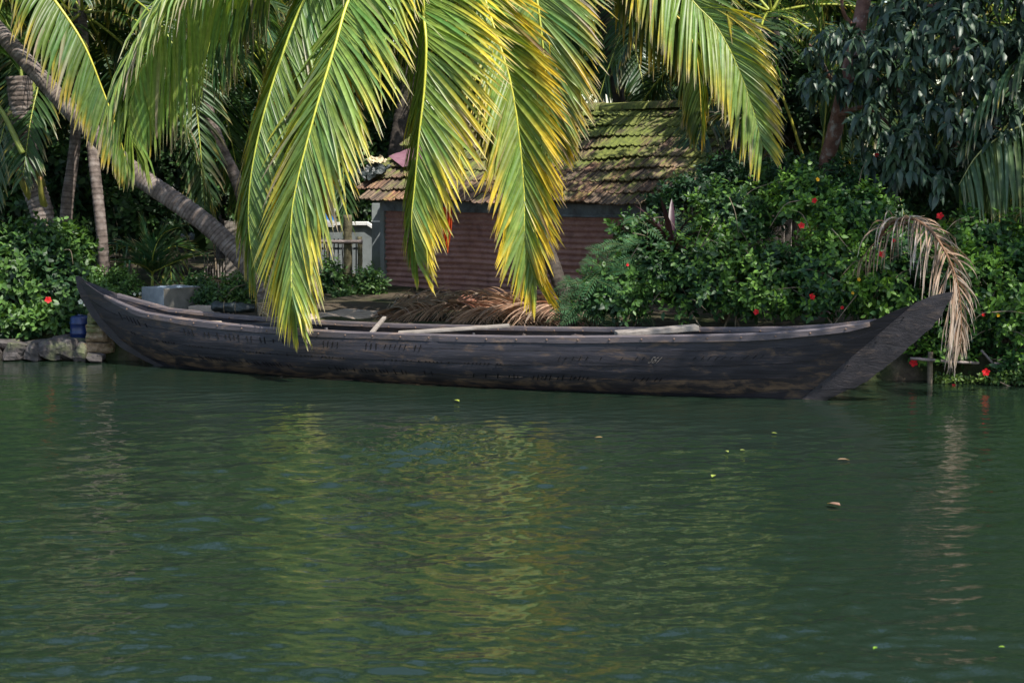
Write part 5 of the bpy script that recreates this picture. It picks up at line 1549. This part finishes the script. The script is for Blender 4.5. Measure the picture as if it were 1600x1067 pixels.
# cordyline with dark red strap leaves
def strap_mesh(L, w, bend, col, n=9, up=1.0):
    V, F = [], []
    for i in range(n):
        t = i / (n - 1)
        x = L * (t - .12 * bend * t * t); z = -L * bend * t * t
        h = w * (.25 + 1.5 * t) * (1 - t ** 2.2) + .002
        h = min(h, w)
        V += [(x, -h, z + h * .35), (x, 0, z), (x, h, z + h * .35)]
    for i in range(n - 1):
        for j in (0, 1): F.append((i * 3 + j, i * 3 + j + 1, i * 3 + j + 4, i * 3 + j + 3))
    return mk('leaf', V, np.array(F), np.tile(np.array(col, float), (len(V), 1)))
def strap_plant(name, label, cat, base, n, L, w, mat, col, seed, el=(75, 10), bend=(.2, .7), group=None, az=(0, 6.283)):
    rng = np.random.default_rng(seed)
    root = thing(name, base, label, cat, group)
    for i in range(n):
        me = strap_mesh(L * rng.uniform(.7, 1.1), w * rng.uniform(.8, 1.1), rng.uniform(*bend), np.array(col) * rng.uniform(.7, 1.3))
        me.materials.append(mat)
        a = az[0] + (az[1] - az[0]) * ((i * .618) % 1); e = R(el[0] + (el[1] - el[0]) * rng.random())
        m = Matrix.Translation(Vector(base) + Vector((0, 0, .02 * i / n))) @ Matrix.Rotation(a, 4, 'Z') @ Matrix.Rotation(-e, 4, 'Y')
        link('leaf', me, None, root, m)
    P = [Vector(base) - Vector((0, 0, .5)), Vector(base) - Vector((0, 0, .25)), Vector(base) + Vector((0, 0, .03))]
    tube_obj('stem', catmull(P, 6), .018, M_TWIG, root, 6)
    return root
strap_plant('cordyline', 'dark purple-red strap-leaved plant in front of the right eave', 'plant', at(1049, 394, 19.5), 17, .62, .04, M_DARK, (.03, .008, .014), 401, (80, 20), (.15, .5))
strap_plant('strap_lily', 'arching strap-leaved plant left of the concrete block top', 'plant', on_ground(265, 22.2, .05), 26, .5, .022, M_LEAF, (.07, .14, .04), 402, (80, 30), (.3, .9), 'arching plants behind the concrete block')
strap_plant('strap_lily', 'arching strap-leaved plant beside the young fan palm', 'plant', on_ground(295, 22.6, .05), 24, .55, .022, M_LEAF, (.08, .14, .035), 403, (80, 30), (.3, .9), 'arching plants behind the concrete block')
strap_plant('strap_lily', 'small bright tuft of strap leaves by the tarpaulin roll', 'plant', on_ground(355, 21.4, .03), 12, .26, .015, M_LEAF, (.13, .2, .04), 404, (80, 20), (.3, .9), 'arching plants behind the concrete block')
def fan_palm():
    base = on_ground(238, 22.7)
    root = thing('young_palm', base, 'young feathery palm growing behind the concrete block', 'palm')
    c = at(238, 430, 22.7)
    for k, pts in enumerate(([(232, 400), (226, 365), (222, 345)], [(245, 405), (270, 385), (305, 392)], [(225, 405), (200, 385), (178, 395)], [(250, 420), (285, 405), (318, 398)], [(222, 415), (195, 412), (172, 430)], [(240, 395), (255, 365), (280, 355)])):
        frond(root, [base, c] + [at(x, y, 22.7 - .06 * k) for x, y in pts], .42, 34, .35, None, None, 30, 60, (.25, .25), .03, (1.1, 1.1), (.05, .12, .06), seed=410 + k, r0=.014, r1=.004, M=20, S=5)
fan_palm()

# understory behind the trunks
UG = 'shaded understorey shrubs between the palm trunks'
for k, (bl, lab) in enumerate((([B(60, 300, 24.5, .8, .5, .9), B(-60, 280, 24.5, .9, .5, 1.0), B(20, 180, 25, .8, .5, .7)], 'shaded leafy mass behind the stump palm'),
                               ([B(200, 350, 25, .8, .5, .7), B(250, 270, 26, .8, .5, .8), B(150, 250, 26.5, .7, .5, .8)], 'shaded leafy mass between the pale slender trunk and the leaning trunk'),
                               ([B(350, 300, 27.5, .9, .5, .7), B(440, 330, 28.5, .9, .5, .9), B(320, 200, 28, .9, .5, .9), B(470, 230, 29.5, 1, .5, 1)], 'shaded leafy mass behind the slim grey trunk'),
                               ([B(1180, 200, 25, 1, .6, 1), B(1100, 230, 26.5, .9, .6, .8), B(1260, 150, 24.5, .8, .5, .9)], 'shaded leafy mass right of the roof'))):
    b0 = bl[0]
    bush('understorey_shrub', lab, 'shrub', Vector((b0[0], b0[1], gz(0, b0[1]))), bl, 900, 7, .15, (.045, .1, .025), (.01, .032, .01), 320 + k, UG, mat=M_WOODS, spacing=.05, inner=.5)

# hibiscus flowers
def flower_mesh(col, seed):
    mb = MB()
    rng = np.random.default_rng(seed)
    for k in range(5):
        a = k * 2 * math.pi / 5
        d = np.array([[math.cos(a), math.sin(a), .5]])
        T = np.array([[0, 0, 0], [.35, .3, .06], [.35, 0, 0], [.35, -.3, .06], [.8, .36, .0], [.85, 0, -.05], [.8, -.36, 0], [1, 0, -.16]])
        V, F, C = leaf_arrays(T, LEAF_F, np.zeros((1, 3)), d, np.array([[-math.cos(a) * .5, -math.sin(a) * .5, 1]]), 1.0, np.array([col]) * rng.uniform(.8, 1.2))
        mb.add(V, F, C)
    V, F = tube(np.array([[0, 0, 0], [0, 0, .5], [.05, .02, 1.05]]), np.array([.05, .04, .05]), 5)
    mb.add(V, F, (.75, .12, .05))
    return mb.mesh('flower')
FM = flower_mesh((.62, .008, .012), 1); FM.materials.append(M_PETAL)
FMY = flower_mesh((.75, .42, .01), 2); FMY.materials.append(M_PETAL)
FMW = flower_mesh((.75, .78, .6), 3); FMW.materials.append(M_PETAL)
def put_flower(px, py, size, me=FM, name='flower', skip=()):
    best = None
    for nm, (p, root) in BUSH_PTS.items():
        q, D = proj(p)
        near = (np.abs(q[:, 0] - px) < 9) & (np.abs(q[:, 1] - py) < 9)
        if near.any():
            d = D[near].min()
            if best is None or d < best[0]: best = (d, root)
    if best is None: return
    p = at(px, py, best[0] - .05)
    rx = math.sin(px * .7) * .5
    m = Matrix.Translation(p) @ Matrix.Rotation(rx, 4, 'Z') @ Matrix.Rotation(R(70), 4, 'X') @ Matrix.Rotation(px, 4, 'Z') @ Matrix.Scale(size, 4)
    link(name, me, None, best[1], m)
for px, py, s in ((75, 469, .045), (1252, 353, .04), (1469, 338, .045), (1377, 398, .042), (1268, 464, .04), (1182, 488, .036), (1427, 567, .05), (1541, 582, .045), (1370, 243, .03), (1273, 314, .035), (1397, 376, .025), (1536, 492, .025), (1316, 481, .022), (1490, 603, .024), (1565, 165, .025), (980, 414, .022)):
    put_flower(px, py, s)
for px, py, s in ((1342, 437, .022), (1332, 458, .02), (1277, 281, .028), (1560, 493, .02)):
    put_flower(px, py, s, FMY)
for px, py, s in ((126, 472, .035), (133, 476, .025), (210, 460, .022), (219, 459, .022)):
    put_flower(px, py, s, FMW)

# ------------------------------------------------------------------ dark drooping-leaved tree, upper right
def dark_tree():
    base = on_ground(1292, 20.9)
    root = thing('drooping_tree', base, 'dark tree with bluish drooping leaves and reddish blotched trunk, upper right', 'tree')
    trunk(root, [base - Vector((0, 0, .2)), at(1288, 290, 20.8), at(1302, 215, 20.6), at(1322, 130, 20.4), at(1340, 50, 20.4), at(1356, -30, 20.5), at(1380, -160, 20.8)], .1, .075, M_REDBARK, .35, .05, 14, 6, .1)
    rng = np.random.default_rng(77)
    brs = [((1322, 130), (1400, 90), (1480, 80), (1560, 60)), ((1315, 160), (1280, 90), (1265, 70)), ((1340, 50), (1318, 20), (1314, -30)), ((1330, 100), (1420, 150), (1500, 190), (1560, 200)), ((1345, 20), (1450, 10), (1560, -20)), ((1312, 180), (1360, 170), (1420, 230)), ((1356, -30), (1440, -90), (1540, -120)), ((1370, -100), (1480, -260), (1560, -330)), ((1380, -150), (1330, -280), (1250, -340)), ((1380, -150), (1420, -330), (1450, -420))]
    mb = MB()
    for b in brs:
        P = catmull([at(x, y, 20.4 - .35 * i) for i, (x, y) in enumerate(b)], 18)
        V, F = tube(P, np.linspace(.035, .01, 18), 6)
        o = link('limb', mk('limb', V, F), M_REDBARK, root)
    blobs = [B(1310, 75, 19.7, .42, .4, .32), B(1400, 90, 19.5, .5, .4, .5), B(1490, 80, 19.3, .5, .45, .5), B(1570, 110, 19.3, .45, .4, .5), B(1300, 130, 19.8, .4, .3, .25), B(1390, 180, 19.5, .45, .4, .45), B(1470, 190, 19.3, .5, .4, .5), B(1550, 210, 19.3, .4, .4, .4), B(1440, 260, 19.4, .45, .35, .4), B(1390, 250, 19.6, .3, .3, .35), B(1540, 20, 19.6, .6, .4, .4), B(1420, 10, 19.9, .4, .4, .3), B(1650, 60, 19.6, .6, .5, .7), B(1500, -90, 20, 1, .6, .6), B(1640, -80, 20, 1, .6, .6)]
    high = [(x, y, z, 1.25, 1.2, .55) for x, y, z in ((5.0, 19.2, 5.7), (6.2, 19.2, 5.9), (5.5, 17.2, 6.2), (7.0, 17.6, 6.4), (4.9, 15.7, 6.9), (6.2, 15.8, 6.8), (3.0, 21.2, 6.2), (5.2, 21.4, 6.4), (8.4, 17.4, 6.3), (8.0, 15.4, 6.8), (5.6, 14.3, 7.3), (9.6, 16.2, 6.6))]  # unseen upper crown, added and spread out to shade the hedge
    p, a, n, t, ns = sprigs(blobs, 1050, rng, 6, .02, -.75, .16, .55)
    p2, a2, n2, t2, ns2 = sprigs(high, 2200, rng, 6, .04, -.9, .16, .3)
    p, a, n = np.concatenate([p, p2]), np.concatenate([a, a2]), np.concatenate([n, n2])
    # leaves hang from their twig ends
    out = a.copy()
    a = nrm(a) * .7 + np.array([0, -.12, -.8]) + rng.normal(0, .28, a.shape)
    n = nrm(out * np.array([1, 1, .2]) + np.array([0, -.5, .75]))
    size = .2 * rng.uniform(.5, 1.2, len(p))
    mixv = np.clip(rng.normal(.55, .25, len(p)), 0, 1)
    Y, O = np.array((.06, .105, .045)), np.array((.014, .034, .024))
    col = Y[None] + (O - Y)[None] * mixv[:, None]
    sel = pick_front(p, 290, rng, 16)
    mask = np.ones(len(p), bool); mask[sel] = False
    V, Fc, C = leaf_arrays(LANCE_T, LEAF_F, p[mask], a[mask], n[mask], size[mask], col[mask])
    fo = link('foliage', mk('foliage', V, Fc, C), M_DARK, root); fo['kind'] = 'stuff'
    ms = leaf_shared('darktree', LANCE_T, LEAF_F, [lerp(Y, O, x) for x in (0, .33, .66, 1)], M_DARK)
    aa, ss, nn = leaf_frames(a[sel], n[sel])
    for i, q in enumerate(sel):
        s = size[q]
        m = Matrix(((aa[i, 0] * s, ss[i, 0] * s, nn[i, 0] * s, p[q, 0]), (aa[i, 1] * s, ss[i, 1] * s, nn[i, 1] * s, p[q, 1]), (aa[i, 2] * s, ss[i, 2] * s, nn[i, 2] * s, p[q, 2]), (0, 0, 0, 1)))
        link('leaf', ms[int(min(3, mixv[q] * 4))], None, root, m)
dark_tree()

# ------------------------------------------------------------------ the wood behind
def wood():
    rng = np.random.default_rng(99)
    N = 62000
    cl = 5200
    cx = rng.uniform(-26, 26, cl); cy = rng.uniform(33, 41, cl) ; cz = rng.uniform(.3, 23, cl) * rng.uniform(.5, 1, cl)
    ci = rng.integers(0, cl, N)
    p = np.stack([cx[ci], cy[ci], cz[ci]], 1) + rng.normal(0, .42, (N, 3))
    q, D = proj(p)
    hole = (((q[:, 0] - 960) / 75) ** 2 + ((q[:, 1] - 150) / 16) ** 2 < 1) | (((q[:, 0] - 1250) / 38) ** 2 + ((q[:, 1] - 140) / 26) ** 2 < 1) | (((q[:, 0] - 205) / 14) ** 2 + ((q[:, 1] - 95) / 26) ** 2 < 1)
    p = p[(p[:, 2] > .1) & ~(hole & (rng.random(N) < .93))]
    N = len(p)
    a = nrm(rng.normal(size=(N, 3)) + np.array([0, 0, -.5])); n = nrm(rng.normal(size=(N, 3)) + np.array([0, -.6, .8]))
    col = lerp(np.array([.045, .09, .022]), np.array([.012, .035, .012]), rng.random((N, 1)))
    V, F, C = leaf_arrays(THIN_T * np.array([1, 2.0, 1]), THIN_F, p, a, n, rng.uniform(.35, .85, N), col)
    o = link('background_wood', mk('background_wood', V, F, C), M_WOODS)
    tag(o, 'dim wood closing off the view behind the palms and hut', 'wood', kind='stuff')
wood()
